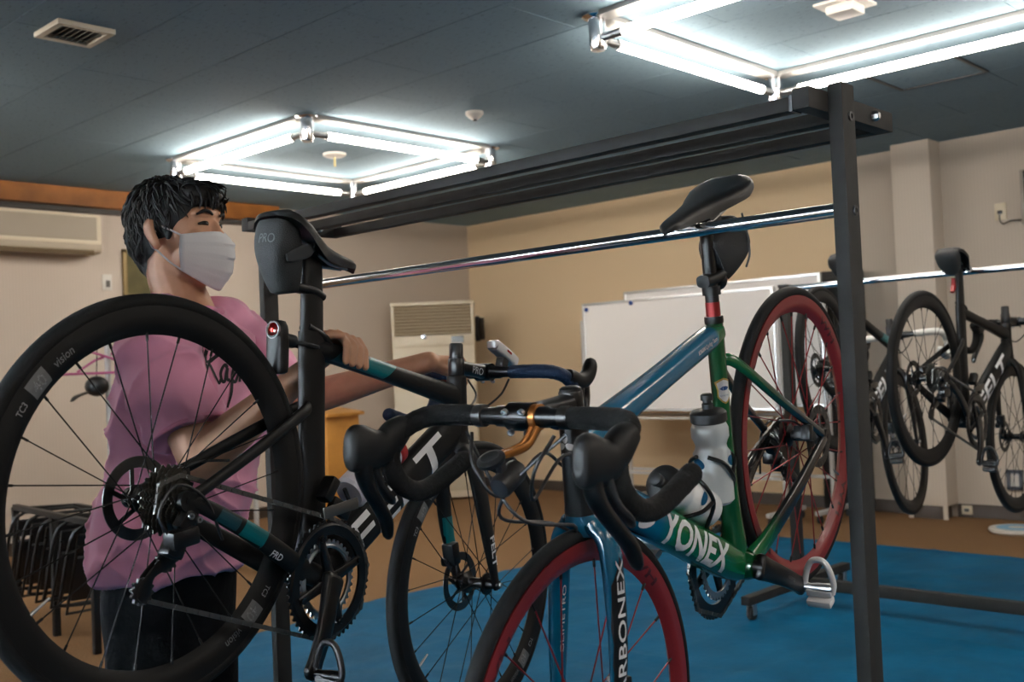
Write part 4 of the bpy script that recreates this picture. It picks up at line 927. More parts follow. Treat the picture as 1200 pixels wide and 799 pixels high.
# ================================================================== bike A: matt black with teal patches, held by the man
POSE_A = [-1.6261, 0.8483, 0.9605, 1.794, 0.328, 0.0168]
RD = 0.0435
HTX, HTZ, BARX = 0.772, 0.445, 0.885
def black_bike(p, label, saddle_nose, saddle_tail, tape, crank_ang, near=True, group=None):
    root = empty('bicycle', mtx=pose(p)); tag(root, label, 'bicycle', group)
    F = frame_parts(root, dict(head_tube=M_carbon, top_tube=M_carbon, down_tube=M_carbon, seat_tube=M_carbon, seat_stay=M_carbon, chain_stay=M_carbon, fork=M_carbon, dropout=M_carbon), True, True, 0.385, stay_z=0.245)
    g = F['geo']; sa = g['sa']
    # integrated seat mast clamp and aero post
    sx, sz = (saddle_nose[0]+saddle_tail[0])/2-0.005, saddle_tail[1]-0.045
    base = g['top'] + sa*(-0.05); ptop = Vector((g['bb'].x, 0, g['bb'].z)) + sa*((sz-BBZ)/0.9588)
    MB().sweep([(*base, 0.0130, 0.029), (*(base.lerp(ptop, 0.5)), 0.0130, 0.029), (*ptop, 0.012, 0.025)], seg=20, ex=2.3, n=3).obj('seatpost', M_carbon, root)
    MB().box(ptop+Vector((0, 0, 0.004)), (0.046, 0.052, 0.026), Matrix.Rotation(R_(0), 3, 'Y'), 0.007).obj('saddle_clamp', M_black, root)
    MB().sweep([(*(g['top']+sa*0.004+Vector((-0.02, 0, 0))), 0.0145, 0.010), (*(g['top']+sa*0.002+Vector((0.03, 0, -0.004))), 0.0165, 0.010), (*(g['top']+Vector((0.055, 0, -0.010))), 0.012, 0.008)], seg=18, n=4).obj('seat_clamp', M_black, root)
    saddle(root, saddle_nose, saddle_tail, M_black)
    wr_ = wheel('rear_wheel', (0, 0, 0), root, M_rimA, M_spokeA, M_spokeA, RD, rear=True, nspk=24, detail=near)
    wf_ = wheel('front_wheel', (WB_, 0, 0), root, M_rimA, M_spokeA, M_spokeA, RD, a0=0.2, detail=near)
    cassette(root); rd = derailleur(root); crankset(root, crank_ang, M_gloss, M_plastic); chain(root, rd)
    fd = MB().box((BBX-0.012, -0.047, BBZ+0.135), (0.055, 0.016, 0.030), Matrix.Rotation(R_(12), 3, 'Y'), 0.004); fd.box((BBX-0.045, -0.038, BBZ+0.165), (0.024, 0.03, 0.05), Matrix.Rotation(R_(20), 3, 'Y'), 0.006)
    fdo = fd.obj('front_derailleur', M_gloss, root); MB().bar((BBX-0.06, -0.053, BBZ+0.115), (BBX+0.03, -0.055, BBZ+0.155), 0.004, 0.022, up=(0, 0, 1), bev=0.001).obj('guide_plate', M_chain, fdo)
    caliper(root, (0.055, 0.044, 0.048), R_(-20)); caliper(root, (WB_-0.052, 0.048, 0.058), R_(60))
    cx, cz, hb = handlebar(root, M_gloss, tape, bz=HTZ+0.050)
    st, c1 = cockpit_stem(root, M_gloss, cx, cz, 0.04, M_black)
    MB().lathe([(0, 0), (0.0165, 0), (0.0165, 0.032), (0.014, 0.036), (0, 0.036)], c1, HD, 24).obj('steerer_spacer', M_gloss, root)
    for s in (-1, 1):
        MB().tube(crom([(cx+0.02, s*0.06, cz-0.012), (cx+0.03, s*0.035, cz-0.05), (cx-0.02, s*0.02, cz-0.10), (HTX+0.055, s*0.01, HTZ-0.06)], 6), 0.0027, 8).obj('cable', M_plastic, root)
    # FELT on the down tube, both sides; small prints
    dt = F['down_tube']; bv = bvh_of(dt); dirn = (g['dtj']-g['b0']).normalized(); up = Vector((0, 1, 0)).cross(dirn)
    up = up if up.z > 0 else -up
    c = g['b0'].lerp(g['dtj'], 0.50)
    lettering('lettering', 'FELT', c+up*0.0, dirn, up, 0.37, 0.070, M_letter, dt, bv, 0.02, cuts=3)
    lettering('lettering', 'FELT', c+up*0.0, -dirn, up, 0.37, 0.070, M_letter, dt, bv, 0.02, cuts=3)
    return root, F, wr_, wf_, hb, st, (cx, cz)
NOSE_A, TAIL_A = (0.352, 0.560), (0.098, 0.576)
bkA, FA, wrA, wfA, hbA, stA, cA = black_bike(POSE_A, 'matt black road bike with teal patches, held up by the man', NOSE_A, TAIL_A, M_tapeblue, R_(-100))
g = FA['geo']
# teal and navy facets on top tube and chain stays
tt = FA['top_tube']; bv = bvh_of(tt); d = (g['ttj']-g['a']).normalized(); u = Vector((0, 1, 0)).cross(d); u = u if u.z > 0 else -u
for sd in (-1, 1):
    uu = d*(-sd)
    for nm, m, pts in (('teal_patch', M_teal, [(0.22, -0.5), (0.36, 0.5), (0.515, 0.5), (0.43, -0.5)]), ('dark_patch', M_navy, [(0.10, -0.5), (0.18, 0.5), (0.36, 0.5), (0.22, -0.5)])):
        ge = poly_geo([((x-0.5)*(-sd), y) for x, y in pts]); decal(nm, ge, g['a'].lerp(g['ttj'], 0.5), uu, u, (g['ttj']-g['a']).length, 0.042, m, tt, bv)
for s in (1, -1):
    o = FA['chain_stay%d' % s]; bv = bvh_of(o)
    for nm, m, x0, x1 in (('teal_patch', M_teal, 0.12, 0.20), ('dark_patch', M_navy, 0.055, 0.12)):
        cx_ = (x0+x1)/2; ge = poly_geo([(-0.5, -0.5), (0.3, -0.5), (0.5, 0.5), (-0.3, 0.5)])
        decal(nm, ge, (cx_, s*0.09, -0.035*0-0.03+0.0), (-s*1.0, 0, s*0.18), (0, 0, 1), x1-x0, 0.06, m, o, bv)
    if s == -1: lettering('lettering', 'FRD', (0.235, -0.09, -0.050), (1, 0, -0.16), (0, 0, 1), 0.034, 0.012, M_letter, o, bv, 0.01, 0.2)
fb = FA['fork_blade-1']; bv = bvh_of(fb)
fd_ = (g['fh']-(g['hb']-HD*0.055)).normalized()
lettering('lettering', 'FELT', g['fh']-fd_*0.085+Vector((0, -0.09, 0)), fd_, (fd_.z*-1, 0, fd_.x), 0.075, 0.019, M_letter, fb, bv, 0.02)
fb = FA['fork_blade1']; bv = bvh_of(fb); decal('teal_patch', poly_geo([(-0.5, -0.5), (0.5, -0.5), (0.35, 0.5), (-0.4, 0.5)]), g['fh']-fd_*0.12+Vector((0, 0.03, 0)), fd_, Vector((0, -1, 0)).cross(fd_), 0.10, 0.05, M_teal, fb, bv)
# prints on the rims (right side, y<0): block 40 with grey ground
def rim_print(rim, s, ang, W, H, m, sd=-1, r=0.2965, bold=0.01, tangent=True, flip=1, shear=0.0):
    bv = bvh_of(rim); n = Vector((0, sd, 0)); rad = Vector((math.cos(ang), 0, math.sin(ang))); tan = Vector((-math.sin(ang), 0, math.cos(ang)))
    v = rad*flip; uu = v.cross(n)
    ge = text_geo(s, bold, shear, 2) if isinstance(s, str) else s
    # bend along the rim
    P = [(x*W, y*H) for x, y in ge[0]]; Q = []
    for x, y in P:
        a = x/r; rr = y*flip
        Q.append((x, y, a, rr))
    o_ = []; ok = []
    sgn = 1 if uu.dot(tan) > 0 else -1
    for x, y, a, rr in Q:
        aa = ang + sgn*a; q = Vector((math.cos(aa), 0, math.sin(aa)))*(r+rr) + n*0.1; h = bv.ray_cast(q, -n, 0.2)
        ok.append(h[0] is not None); o_.append((h[0] + n*0.0006) if h[0] is not None else q)
    me = bpy.data.meshes.new('print'); me.from_pydata([tuple(q) for q in o_], [], [f for f in ge[1] if all(ok[i] for i in f)])
    return link('rim_print', me, m, rim)
def screen_ang(deg): return R_(deg)
blk = poly_geo([(-0.5, -0.5), (0.5, -0.5), (0.5, 0.5), (-0.5, 0.5)])
for ang in (R_(157), R_(-31)):
    for rim in (wrA, wfA):
        rim_print(rim, blk, ang, 0.040, 0.030, M_grey); rim_print(rim, '40', ang, 0.026, 0.020, mat('pale print', (0.34, 0.35, 0.36), 0.5), r=0.2960)
        rim_print(rim, 'TC3', ang+0.16, 0.022, 0.011, mat('pale print', (0.34, 0.35, 0.36), 0.5)); rim_print(rim, 'vision', ang-0.19, 0.040, 0.013, M_grey)
# tyre maker's print, low on the tyre
# saddle bag
bg = MB()
bg.sweep([(0.125, 0, 0.548, 0.034, 0.026), (0.126, 0, 0.538, 0.038, 0.034), (0.138, 0, 0.505, 0.037, 0.042), (0.158, 0, 0.468, 0.030, 0.038), (0.176, 0, 0.438, 0.022, 0.028), (0.180, 0, 0.430, 0.014, 0.018)], (0, 1, 0), 24, 3.0, 5)
bgo = bg.obj('saddle_bag', mat('bag nylon', (0.014, 0.0145, 0.015), 0.7, bump=(500, 0.2)), bkA)
bv = bvh_of(bgo); lettering('lettering', 'PRO', (0.05, -0.008, 0.522), (0, -1, 0), (0.3, 0, 0.95), 0.036, 0.016, M_grey, bgo, bv, 0.0, 0.15)
MB().sweep([(0.125, -0.040, 0.478, 0.003, 0.007), (0.145, -0.041, 0.492, 0.003, 0.012), (0.175, -0.039, 0.514, 0.003, 0.013), (0.188, -0.036, 0.523, 0.003, 0.008)], (0, 1, 0), 12, 2.5).obj('strap', mat('grey strap', (0.04, 0.043, 0.047), 0.8), bgo)
MB().sweep([(0.165, 0, 0.444, 0.026, 0.010), (0.205, 0, 0.452, 0.018, 0.009), (0.245, 0, 0.460, 0.017, 0.009), (0.275, 0, 0.458, 0.014, 0.008)], (0, 1, 0), 16, 3).obj('post_strap', M_black, bgo)
# radar tail light on the seat post
tl = MB().sweep([(0.203, 0, 0.278, 0.014, 0.010), (0.201, 0, 0.284, 0.0205, 0.014), (0.193, 0, 0.313, 0.0215, 0.015), (0.180, 0, 0.358, 0.0205, 0.0145), (0.177, 0, 0.374, 0.014, 0.010)], (0, 1, 0), 22, 3.0, 4).obj('tail_light', M_black, bkA)
ld = Vector((-0.97, 0, -0.24)); MB().lathe([(0, 0.004), (0.011, 0.003), (0.0155, 0.0)], Vector((0.183, 0, 0.357))+ld*0.0142, ld, 24).obj('lens', M_red, tl)
MB().lathe([(0.014, -0.003), (0.0175, -0.001), (0.0165, 0.003), (0.0145, 0.003)], Vector((0.183, 0, 0.357))+ld*0.0142, ld, 24, True).obj('lens_ring', mat('pale ring', (0.3, 0.22, 0.22), 0.3), tl)
MB().lathe([(0, 0), (0.004, 0), (0.003, 0.002), (0, 0.002)], Vector((0.183, 0, 0.357))+ld*0.0178, ld, 12).obj('lamp', mat('lit red led', (0.8, 0.02, 0.01), 0.3, emit=((1, 0.03, 0.02), 0.5)), tl)
MB().tube([(0.195, 0, 0.345), (0.225, 0, 0.350)], 0.013, 14).obj('mount', M_plastic, tl)
MB().tube([(0.255+0.036*math.cos(a), 0.020*math.sin(a), 0.352+0.006*math.cos(a)) for a in np.linspace(0, 2*PI, 24)[:-1]], 0.004, 8, closed=True).obj('band', M_rubber, tl)
# white front light on the bar
cx, cz = cA
fl_ = MB().sweep([(cx-0.050, -0.046, cz+0.052, 0.013, 0.011), (cx-0.045, -0.046, cz+0.052, 0.016, 0.0135), (cx+0.01, -0.046, cz+0.046, 0.0165, 0.014), (cx+0.045, -0.046, cz+0.040, 0.0165, 0.0145), (cx+0.050, -0.046, cz+0.039, 0.012, 0.011)], (0, 1, 0), 20, 4, 4).obj('front_light', M_whitegloss, bkA)
MB().box((cx-0.051, -0.046, cz+0.052), (0.004, 0.014, 0.010), bev=0.001).obj('button', M_plastic, fl_)
MB().box((cx+0.0, -0.046, cz+0.022), (0.026, 0.022, 0.026), bev=0.004).obj('clamp', M_plastic, fl_)
bv = bvh_of(fl_); decal('red_print', blk, (cx, -0.08, cz+0.050), (1, 0, -0.12), (0, 0, 1), 0.022, 0.006, M_red, fl_, bv)
bv = bvh_of(stA); lettering('lettering', 'PRO', (0.832, -0.08, 0.482), (1, 0, 0.15), (0, 0, 1), 0.044, 0.017, M_letter, stA, bv, -0.01)
# bottle and cage on the down tube
dirn = (g['dtj']-g['b0']).normalized(); up = Vector((0, 1, 0)).cross(dirn); up = up if up.z > 0 else -up
cb = g['b0'] + dirn*0.16 + up*0.078; cage(bkA, cb, dirn, up, M_plastic)
WA = bkA.matrix_world
bottle('water_bottle', WA @ cb, WA.to_3x3() @ dirn, 'white bottle with red cap in the cage of the black teal bike', mat('milky plastic', (0.75, 0.72, 0.80), 0.35), mat('red plastic', (0.42, 0.03, 0.03), 0.35), valve_m=mat('milky plastic'))

# ================================================================== bike B: blue and green with red wheels, hung on the near stand
POSE_B = [-1.1997, 2.178, 0.9715, -1.4647, 0.4343, -0.0305]
bkB = empty('bicycle', mtx=pose(POSE_B)); tag(bkB, 'blue and green road bike with red wheels hanging on the near stand', 'bicycle')
BLUE, GREEN, DARK = (0.0, 0.125, 0.25), (0.004, 0.14, 0.04), (0.012, 0.0125, 0.013)
ax = Vector((0.64, 0, 0.77)).normalized()
M_dtB = ramp_mat('blue to green down tube', (0.69, 0, 0.72), [(0.20, GREEN), (0.545, GREEN), (0.60, BLUE), (0.90, BLUE)])
M_ttB = ramp_mat('blue top tube', (1, 0, 0), [(0.22, GREEN), (0.292, GREEN), (0.305, BLUE), (0.80, BLUE)])
M_blueB = mat('gloss blue', BLUE, 0.25, coat=0.5)
M_ssB = ramp_mat('green to black seat stay', (1, 0, 0), [(0.0, DARK), (0.10, (0.008, 0.02, 0.03)), (0.17, (0.004, 0.06, 0.03)), (0.25, GREEN)])
M_csB = ramp_mat('green to black chain stay', (1, 0, 0), [(0.0, DARK), (0.27, DARK), (0.33, GREEN), (0.40, GREEN)])
M_htB = ramp_mat('blue black head tube', (1, 0, 0), [(0.70, BLUE), (0.795, BLUE), (0.805, DARK), (0.90, DARK)])
HTX, HTZ, BARX = 0.789, 0.470, 0.905
FB = frame_parts(bkB, dict(head_tube=M_gloss, top_tube=M_ttB, down_tube=M_dtB, seat_tube=M_green, seat_stay=M_ssB, chain_stay=M_csB, fork=M_blueB, fork_blade=M_blueB, dropout=M_gloss), False, False, 0.405, stay_z=0.325)
g = FB['geo']; sa = g['sa']
TAIL_B, NOSE_B = (0.060, 0.642), (0.372, 0.643)
ptop = g['bb'] + sa*((0.592-BBZ)/0.9588); e1 = g['top'] + sa*0.03; e2 = g['top'] + sa*0.058
MB().tube([g['top']-sa*0.02, ptop], 0.0136, 20).obj('seatpost', M_gloss, bkB)
MB().tube([g['top']+sa*0.004, e1+sa*0.006], 0.0142, 20).obj('red_sleeve', mat('red anodised', (0.32, 0.02, 0.02), 0.35, 0.3), bkB)
MB().lathe([(0.0140, -0.006), (0.0185, -0.006), (0.0190, 0.0), (0.0185, 0.008), (0.0140, 0.008)], g['top'], sa, 24, True).obj('seat_clamp', M_gloss, bkB)
MB().lathe([(0.0138, -0.008), (0.0180, -0.008), (0.0180, 0.009), (0.0138, 0.009)], e2, sa, 24, True).obj('light_bracket', M_black, bkB)
tl = MB().lathe([(0, 0), (0.012, 0.001), (0.020, 0.008), (0.022, 0.016), (0.020, 0.020), (0, 0.022)], e2+Vector((-0.017, 0, 0.012)), (-1, 0, -0.1), 24).obj('tail_light', M_plastic, bkB)
MB().lathe([(0.0, 0.0), (0.016, 0.0), (0.0195, 0.0), (0.019, 0.004), (0.0, 0.006)], e2+Vector((-0.017, 0, 0.012))+Vector((-1, 0, -0.1)).normalized()*0.021, (-1, 0, -0.1), 24).obj('lens', M_red, tl)
MB().box(ptop, (0.05, 0.05, 0.028), None, 0.008).obj('saddle_clamp', M_black, bkB)
sdB = saddle(bkB, NOSE_B, TAIL_B, mat('saddle cover', (0.016, 0.0162, 0.0165), 0.45), 0.0)
M_bag = mat('bag nylon')
bo = MB().sweep([(0.100, 0, 0.560, 0.024, 0.030), (0.106, 0, 0.556, 0.032, 0.044), (0.125, 0, 0.548, 0.036, 0.052), (0.165, 0, 0.540, 0.034, 0.054), (0.205, 0, 0.530, 0.026, 0.050), (0.218, 0, 0.527, 0.020, 0.042)], (0, 1, 0), 24, 3.2, 5).obj('saddle_bag', M_bag, bkB)
bo.location.z = -0.022
MB().tube(crom([(0.122, 0.0375, 0.595), (0.118, 0.038, 0.55), (0.124, 0.037, 0.51), (0.15, 0.0365, 0.492)], 5), 0.0022, 6).obj('piping', M_grey, bo)
MB().sweep([(0.19, 0, 0.500, 0.024, 0.014), (0.235, 0, 0.505, 0.019, 0.013), (0.272, 0, 0.512, 0.014, 0.012)], (0, 1, 0), 16, 3).obj('post_strap', M_black, bo)
wrB = wheel('rear_wheel', (0, 0, 0), bkB, M_rimB, M_spokeB, M_black, 0.034, 0.0125, rear=True, nspk=24, spk_r=0.0014)
wfB = wheel('front_wheel', (WB_, 0, 0), bkB, M_rimB, M_spokeB, M_black, 0.034, 0.0125, nspk=20, spk_r=0.0014, a0=0.22)
for rim in (wrB, wfB):
    for ang, s in ((R_(60), 'WH'), (R_(-120), 'WH'), (R_(150), 'WH')): rim_print(rim, s, ang, 0.10, 0.016, mat('dark red print', (0.06, 0.008, 0.01), 0.4), sd=1, bold=0.02)
    rim_print(rim, blk, R_(-22), 0.035, 0.022, M_gloss, sd=1)
cassette(bkB); rd = derailleur(bkB); crankset(bkB, R_(47), M_gloss, M_whitegloss); chain(bkB, rd)
caliper(bkB, (0.06, 0.046, 0.040), R_(-35)); caliper(bkB, (WB_-0.052, 0.048, 0.060), R_(60))
cx, cz, hbB = handlebar(bkB, M_gloss, M_tape, lever='mech', bz=0.538)
stB, c1 = cockpit_stem(bkB, M_gloss, cx, cz, 0.052, M_black)
bv = bvh_of(hbB); lettering('lettering', 'k', (cx+0.05, -0.075, cz-0.004), (0, 1, 0), (0, 0, 1), 0.010, 0.014, M_letter, hbB, bv, -0.02)
for s in (-1, 1): lettering('lettering', 'PRO', (cx+0.05, s*0.090-0.0, cz+0.004), (0, 1, 0), (0, 0, 1), 0.016, 0.007, M_letter, hbB, None) if False else None
for s in (-1, 1): MB().lathe([(0.0125, -0.008), (0.0172, -0.008), (0.0176, 0), (0.0172, 0.008), (0.0125, 0.008)], (cx, s*0.078, cz), (0, 1, 0), 20, True).obj('tape_ring', mat('tape end print', (0.05, 0.05, 0.05), 0.3), hbB)
# lettering: YONEX on the down tube, both sides (frame hangs nose down, the letters run from head to bottom bracket)
dt = FB['down_tube']; bv = bvh_of(dt); dirn = (g['dtj']-g['b0']).normalized(); up = Vector((0, 1, 0)).cross(dirn); up = up if up.z > 0 else -up
c = g['b0'].lerp(g['dtj'], 0.37)
for sd in (-1, 1): lettering('lettering', 'YONEX', c-up*0.004, dirn*(-sd), up, 0.27, 0.058, M_letter, dt, bv, 0.03, cuts=3)
for k in (0.69, 0.79):                                                     # white drop shapes nearer the head
    for sd in (-1, 1):
        ge = ([(0.5*math.cos(a)*r_, 0.5*math.sin(a)*r_) for r_ in (0.02, 0.35, 0.7, 1.0) for a in np.linspace(0, 2*PI, 17)[:-1]], [(i*16+j, i*16+(j+1) % 16, (i+1)*16+(j+1) % 16, (i+1)*16+j) for i in range(3) for j in range(16)])
        decal('white_drop', ge, g['b0'].lerp(g['dtj'], k)-up*0.012, (dirn*0.9-up*0.4)*(-sd), up, 0.052, 0.026, M_letter, dt, bv)
tt = FB['top_tube']; bv = bvh_of(tt); d = (g['ttj']-g['a']).normalized(); u = Vector((0, 1, 0)).cross(d); u = u if u.z > 0 else -u
for sd in (-1, 1): lettering('lettering', 'KINAN Cycling Team', g['a'].lerp(g['ttj'], 0.16), d*(-sd), u, 0.085, 0.011, M_letter, tt, bv, 0.0, 0.2, 1)
# crest on the seat tube
st_ = FB['seat_tube']; bv = bvh_of(st_); cc = g['bb'] + sa*0.365
sh = [(-0.5, 0.36), (-0.3, 0.44), (0, 0.5), (0.3, 0.44), (0.5, 0.36), (0.42, 0.05), (0.45, -0.22), (0.22, -0.42), (0, -0.5), (-0.22, -0.42), (-0.45, -0.22), (-0.42, 0.05)]
for sd in (1,):
    U = Vector((-0.80, 0.60, -0.2)); ng = poly_geo(sh); ny = Vector((0.03, 0.04, 0))
    decal('crest', ng, cc+ny, U, sa, 0.031, 0.052, mat('crest gold', (0.45, 0.30, 0.06), 0.4), st_, bv, 0.0006)
    decal('crest_field', poly_geo([(x*0.84, y*0.86) for x, y in sh]), cc+ny, U, sa, 0.031, 0.052, M_letter, st_, bv, 0.0010)
    decal('crest_emblem', poly_geo([(-0.5, 0), (-0.2, 0.4), (0.2, 0.4), (0.5, 0.1), (0.25, -0.3), (-0.2, -0.35)], 2), cc+ny+sa*0.005, U, sa, 0.020, 0.011, mat('crest blue', (0.01, 0.06, 0.2), 0.4), st_, bv, 0.0014)
    lettering('lettering', 'K', cc+ny+sa*0.005, U, sa, 0.007, 0.008, M_letter, st_, bv, 0.0)
    lettering('lettering', 'Cycling Team', cc+ny-sa*0.009, U, sa, 0.019, 0.004, mat('crest blue'), st_, bv, 0.0, 0, 1)
fbB = FB['fork_blade1']; bv = bvh_of(fbB); k1 = g['hb']-HD*0.055; fd_ = (g['fh']-k1).normalized(); fu = Vector((0, 1, 0)).cross(fd_)
L = (g['fh']-k1).length
decal('black_panel', poly_geo([(-0.5, 0.1), (-0.36, -0.5), (0.5, -0.5), (0.5, 0.5), (-0.36, 0.42)], 4), k1.lerp(g['fh'], 0.53)+Vector((0, 0.1, 0)), fd_, fu, L*0.98, 0.040, M_gloss, fbB, bv, 0.0008)
lettering('lettering', 'CARBONEX', k1.lerp(g['fh'], 0.45)+Vector((0, 0.1, 0)), -fd_, -fu, L*0.80, 0.021, M_letter, fbB, bv, 0.012, 0.0, 3).location = (0, 0.0007, 0)
fbR = FB['fork_blade-1']; bv = bvh_of(fbR)
lettering('lettering', 'GLIMETRO', k1.lerp(g['fh'], 0.40)+Vector((0, 0.0, 0)), -fd_, -fu, 0.11, 0.009, M_letter, fbR, bv, 0.0, 0.0, 2)
decal('black_panel', poly_geo([(-0.5, -0.5), (0.5, -0.5), (0.5, 0.5), (-0.5, 0.5)], 4), k1.lerp(g['fh'], 0.86), fd_, fu, L*0.26, 0.05, M_gloss, fbR, bv, 0.0006)
decal('white_panel', poly_geo([(-0.5, -0.5), (0.5, -0.5), (0.5, 0.5), (-0.5, 0.5)], 4), k1.lerp(g['fh'], 0.90), fd_, fu, L*0.12, 0.022, M_letter, fbR, bv, 0.0010)
htB = FB['head_tube']; bv = bvh_of(htB); hc_ = g['ht']-HD*0.035
for a in (90, 210, 330):                                                  # three white petals on the head tube
    pe = Vector((0, 0.009*math.cos(R_(a)), 0)) + HD*(0.009*math.sin(R_(a)))
    ge = ([(0.5*math.cos(t)*r_, 0.5*math.sin(t)*r_) for r_ in (0.02, 0.6, 1.0) for t in np.linspace(0, 2*PI, 13)[:-1]], [(i*12+j, i*12+(j+1) % 12, (i+1)*12+(j+1) % 12, (i+1)*12+j) for i in range(2) for j in range(12)])
    decal('petal', ge, hc_+pe+Vector((0.06, 0, 0.02)), Vector((0, math.cos(R_(a)), 0))+HD*math.sin(R_(a)), Vector((0, -math.sin(R_(a)), 0))+HD*math.cos(R_(a)), 0.016, 0.010, M_letter, htB, bv, 0.0007)
ca_ = [o for o in bkB.children if o.name.startswith('crankset')][0]
arm = [o for o in ca_.children if o.name.startswith('crank_arm')][1]; bv = bvh_of(arm)
d = Vector((math.cos(R_(227)), 0, math.sin(R_(227)))); lettering('lettering', 'corg', Vector((BBX, 0.09, BBZ))+d*0.10, d, Vector((0, 1, 0)).cross(d), 0.032, 0.008, M_grey, arm, bv)
# cables
for k, s in enumerate((-1, 1)):
    MB().tube(crom([(cx+0.035, s*0.075, cz-0.01), (cx+0.075, s*0.055, cz-0.045), (cx+0.065, s*0.03, cz-0.10), (HTX+0.075, s*0.022, HTZ-0.02), (HTX+0.02, s*0.03, HTZ-0.075)], 6), 0.0028, 8).obj('cable', M_plastic, bkB)
    MB().tube(crom([(cx+0.03, s*0.09, cz-0.012), (cx+0.085, s*0.02, cz-0.06), (cx+0.09, -s*0.02, cz-0.12), (HTX+0.10, -s*0.02, HTZ-0.13), (HTX+0.07, s*0.012, HTZ-0.17), (HTX+0.05, s*0.012, HTZ-0.12)], 6), 0.0028, 8).obj('cable', M_plastic, bkB)
# orange out-front mount with its round plate and a lamp below
om = mat('orange anodised', (0.42, 0.16, 0.035), 0.35, 0.5)
mo = MB(); mo.lathe([(0.0160, -0.005), (0.0195, -0.005), (0.0195, 0.005), (0.0160, 0.005)], (cx, 0.027, cz), seg=24, closed=True)
for y in (0.024, 0.034): mo.sweep([(cx+0.014, y-0.0, cz-0.010, 0.004, 0.006), (cx+0.040, y-0.006, cz-0.024, 0.004, 0.006), (cx+0.070, y-0.014, cz-0.020, 0.004, 0.006), (cx+0.090, y-0.020, cz-0.014, 0.003, 0.005)], (0, 1, 0), 10, 3)
moo = mo.obj('computer_mount', om, bkB)
MB().lathe([(0, -0.005), (0.019, -0.005), (0.021, -0.002), (0.021, 0.003), (0.014, 0.006), (0.011, 0.004), (0, 0.004)], (cx+0.105, 0.010, cz-0.012), (0.1, 0, 1), 28).obj('plate', M_plastic, moo)
MB().lathe([(0, 0.0), (0.016, 0.0), (0.0175, 0.006), (0.0175, 0.045), (0.015, 0.05), (0, 0.05)], (cx+0.062, 0.014, cz-0.052), (1, 0, -0.05), 24).obj('lamp', M_plastic, moo)
MB().box((cx+0.092, 0.012, cz-0.030), (0.014, 0.012, 0.026), bev=0.003).obj('bracket', M_plastic, moo)
# bottles and cages
WBm = bkB.matrix_world; R3 = WBm.to_3x3()
M_clear = mat('frosted plastic', (0.72, 0.79, 0.83), 0.3, trans=0.15); M_wbot = mat('white translucent plastic', (0.80, 0.82, 0.84), 0.35)
fwd = Vector((sa.z, 0, -sa.x)); cb1 = g['bb'] + sa*0.145 + fwd*0.060; cage(bkB, cb1, sa, fwd, M_gloss)
b1 = bottle('water_bottle', WBm @ cb1, R3 @ sa, 'frosted clear bottle with black cap on the green seat tube', M_clear, M_plastic, L=0.192)
cb2 = g['b0'] + dirn*0.150 + up*0.074; cage(bkB, cb2, dirn, up, M_gloss)
b2 = bottle('water_bottle', WBm @ cb2, R3 @ dirn, 'white bottle with black cap on the blue down tube', M_wbot, M_plastic, L=0.192)
for b in (b1, b2):
    bd = b.children[0]; bv = bvh_of(bd)
    for a in np.linspace(0, 2*PI, 4)[:-1]:
        n = Vector((math.cos(a), math.sin(a), 0)); ge = ([(0.5*math.cos(t)*r_, 0.5*math.sin(t)*r_) for r_ in (0.02, 0.4, 0.7, 1.0) for t in np.linspace(0, 2*PI, 17)[:-1]], [(i*16+j, i*16+(j+1) % 16, (i+1)*16+(j+1) % 16, (i+1)*16+j) for i in range(3) for j in range(16)])
        decal('blue_print', ge, n*0.05+Vector((0, 0, 0.085)), Vector((-n.y, n.x, -0.5)), (0, 0, 1), 0.03, 0.02, mat('bottle blue', (0.0, 0.10, 0.24), 0.4), bd, bv)

# ================================================================== bikes C and D on the stand behind
HTX, HTZ, BARX = 0.785, 0.462, 0.90
bkC, FC, *_ = black_bike([-2.026, 3.961, 1.095, 1.6792, 0.385, -0.08], 'black road bike with white bar tape hanging nearest the left post of the rear stand', (0.37, 0.575), (0.10, 0.585), M_tapewhite, R_(-60), False)
bkD, FD, *_ = black_bike([-1.6585, 4.0248, 1.0456, 1.5725, 0.3035, 0.0049], 'black road bike with black bar tape and white block lettering on the rear stand', (0.372, 0.572), (0.10, 0.582), M_tape, R_(-95), False)
for bk, F in ((bkC, FC), (bkD, FD)):
    bo = MB().sweep([(0.085, 0, 0.555, 0.030, 0.020), (0.095, 0, 0.545, 0.044, 0.032), (0.13, 0, 0.525, 0.042, 0.040), (0.17, 0, 0.51, 0.030, 0.038), (0.185, 0, 0.50, 0.020, 0.026)], (0, 1, 0), 20, 3.2, 4).obj('saddle_bag', M_bag, bk)
    MB().sweep([(0.18, 0, 0.41, 0.009, 0.008), (0.187, 0, 0.44, 0.010, 0.009), (0.178, 0, 0.47, 0.007, 0.006)], (0, 1, 0), 12, 2.5).obj('tail_light', M_red, bk)
    gg = F['geo']; bv = bvh_of(F['seat_tube'])
tt = FC['top_tube']; bv = bvh_of(tt); gg = FC['geo']; d = (gg['ttj']-gg['a']).normalized(); u = Vector((0, 1, 0)).cross(d); u = u if u.z > 0 else -u
decal('teal_patch', poly_geo([(-0.5, -0.5), (-0.2, 0.5), (0.5, 0.5), (0.2, -0.5)]), gg['a'].lerp(gg['ttj'], 0.75), d, u, 0.12, 0.042, M_teal, tt, bv)

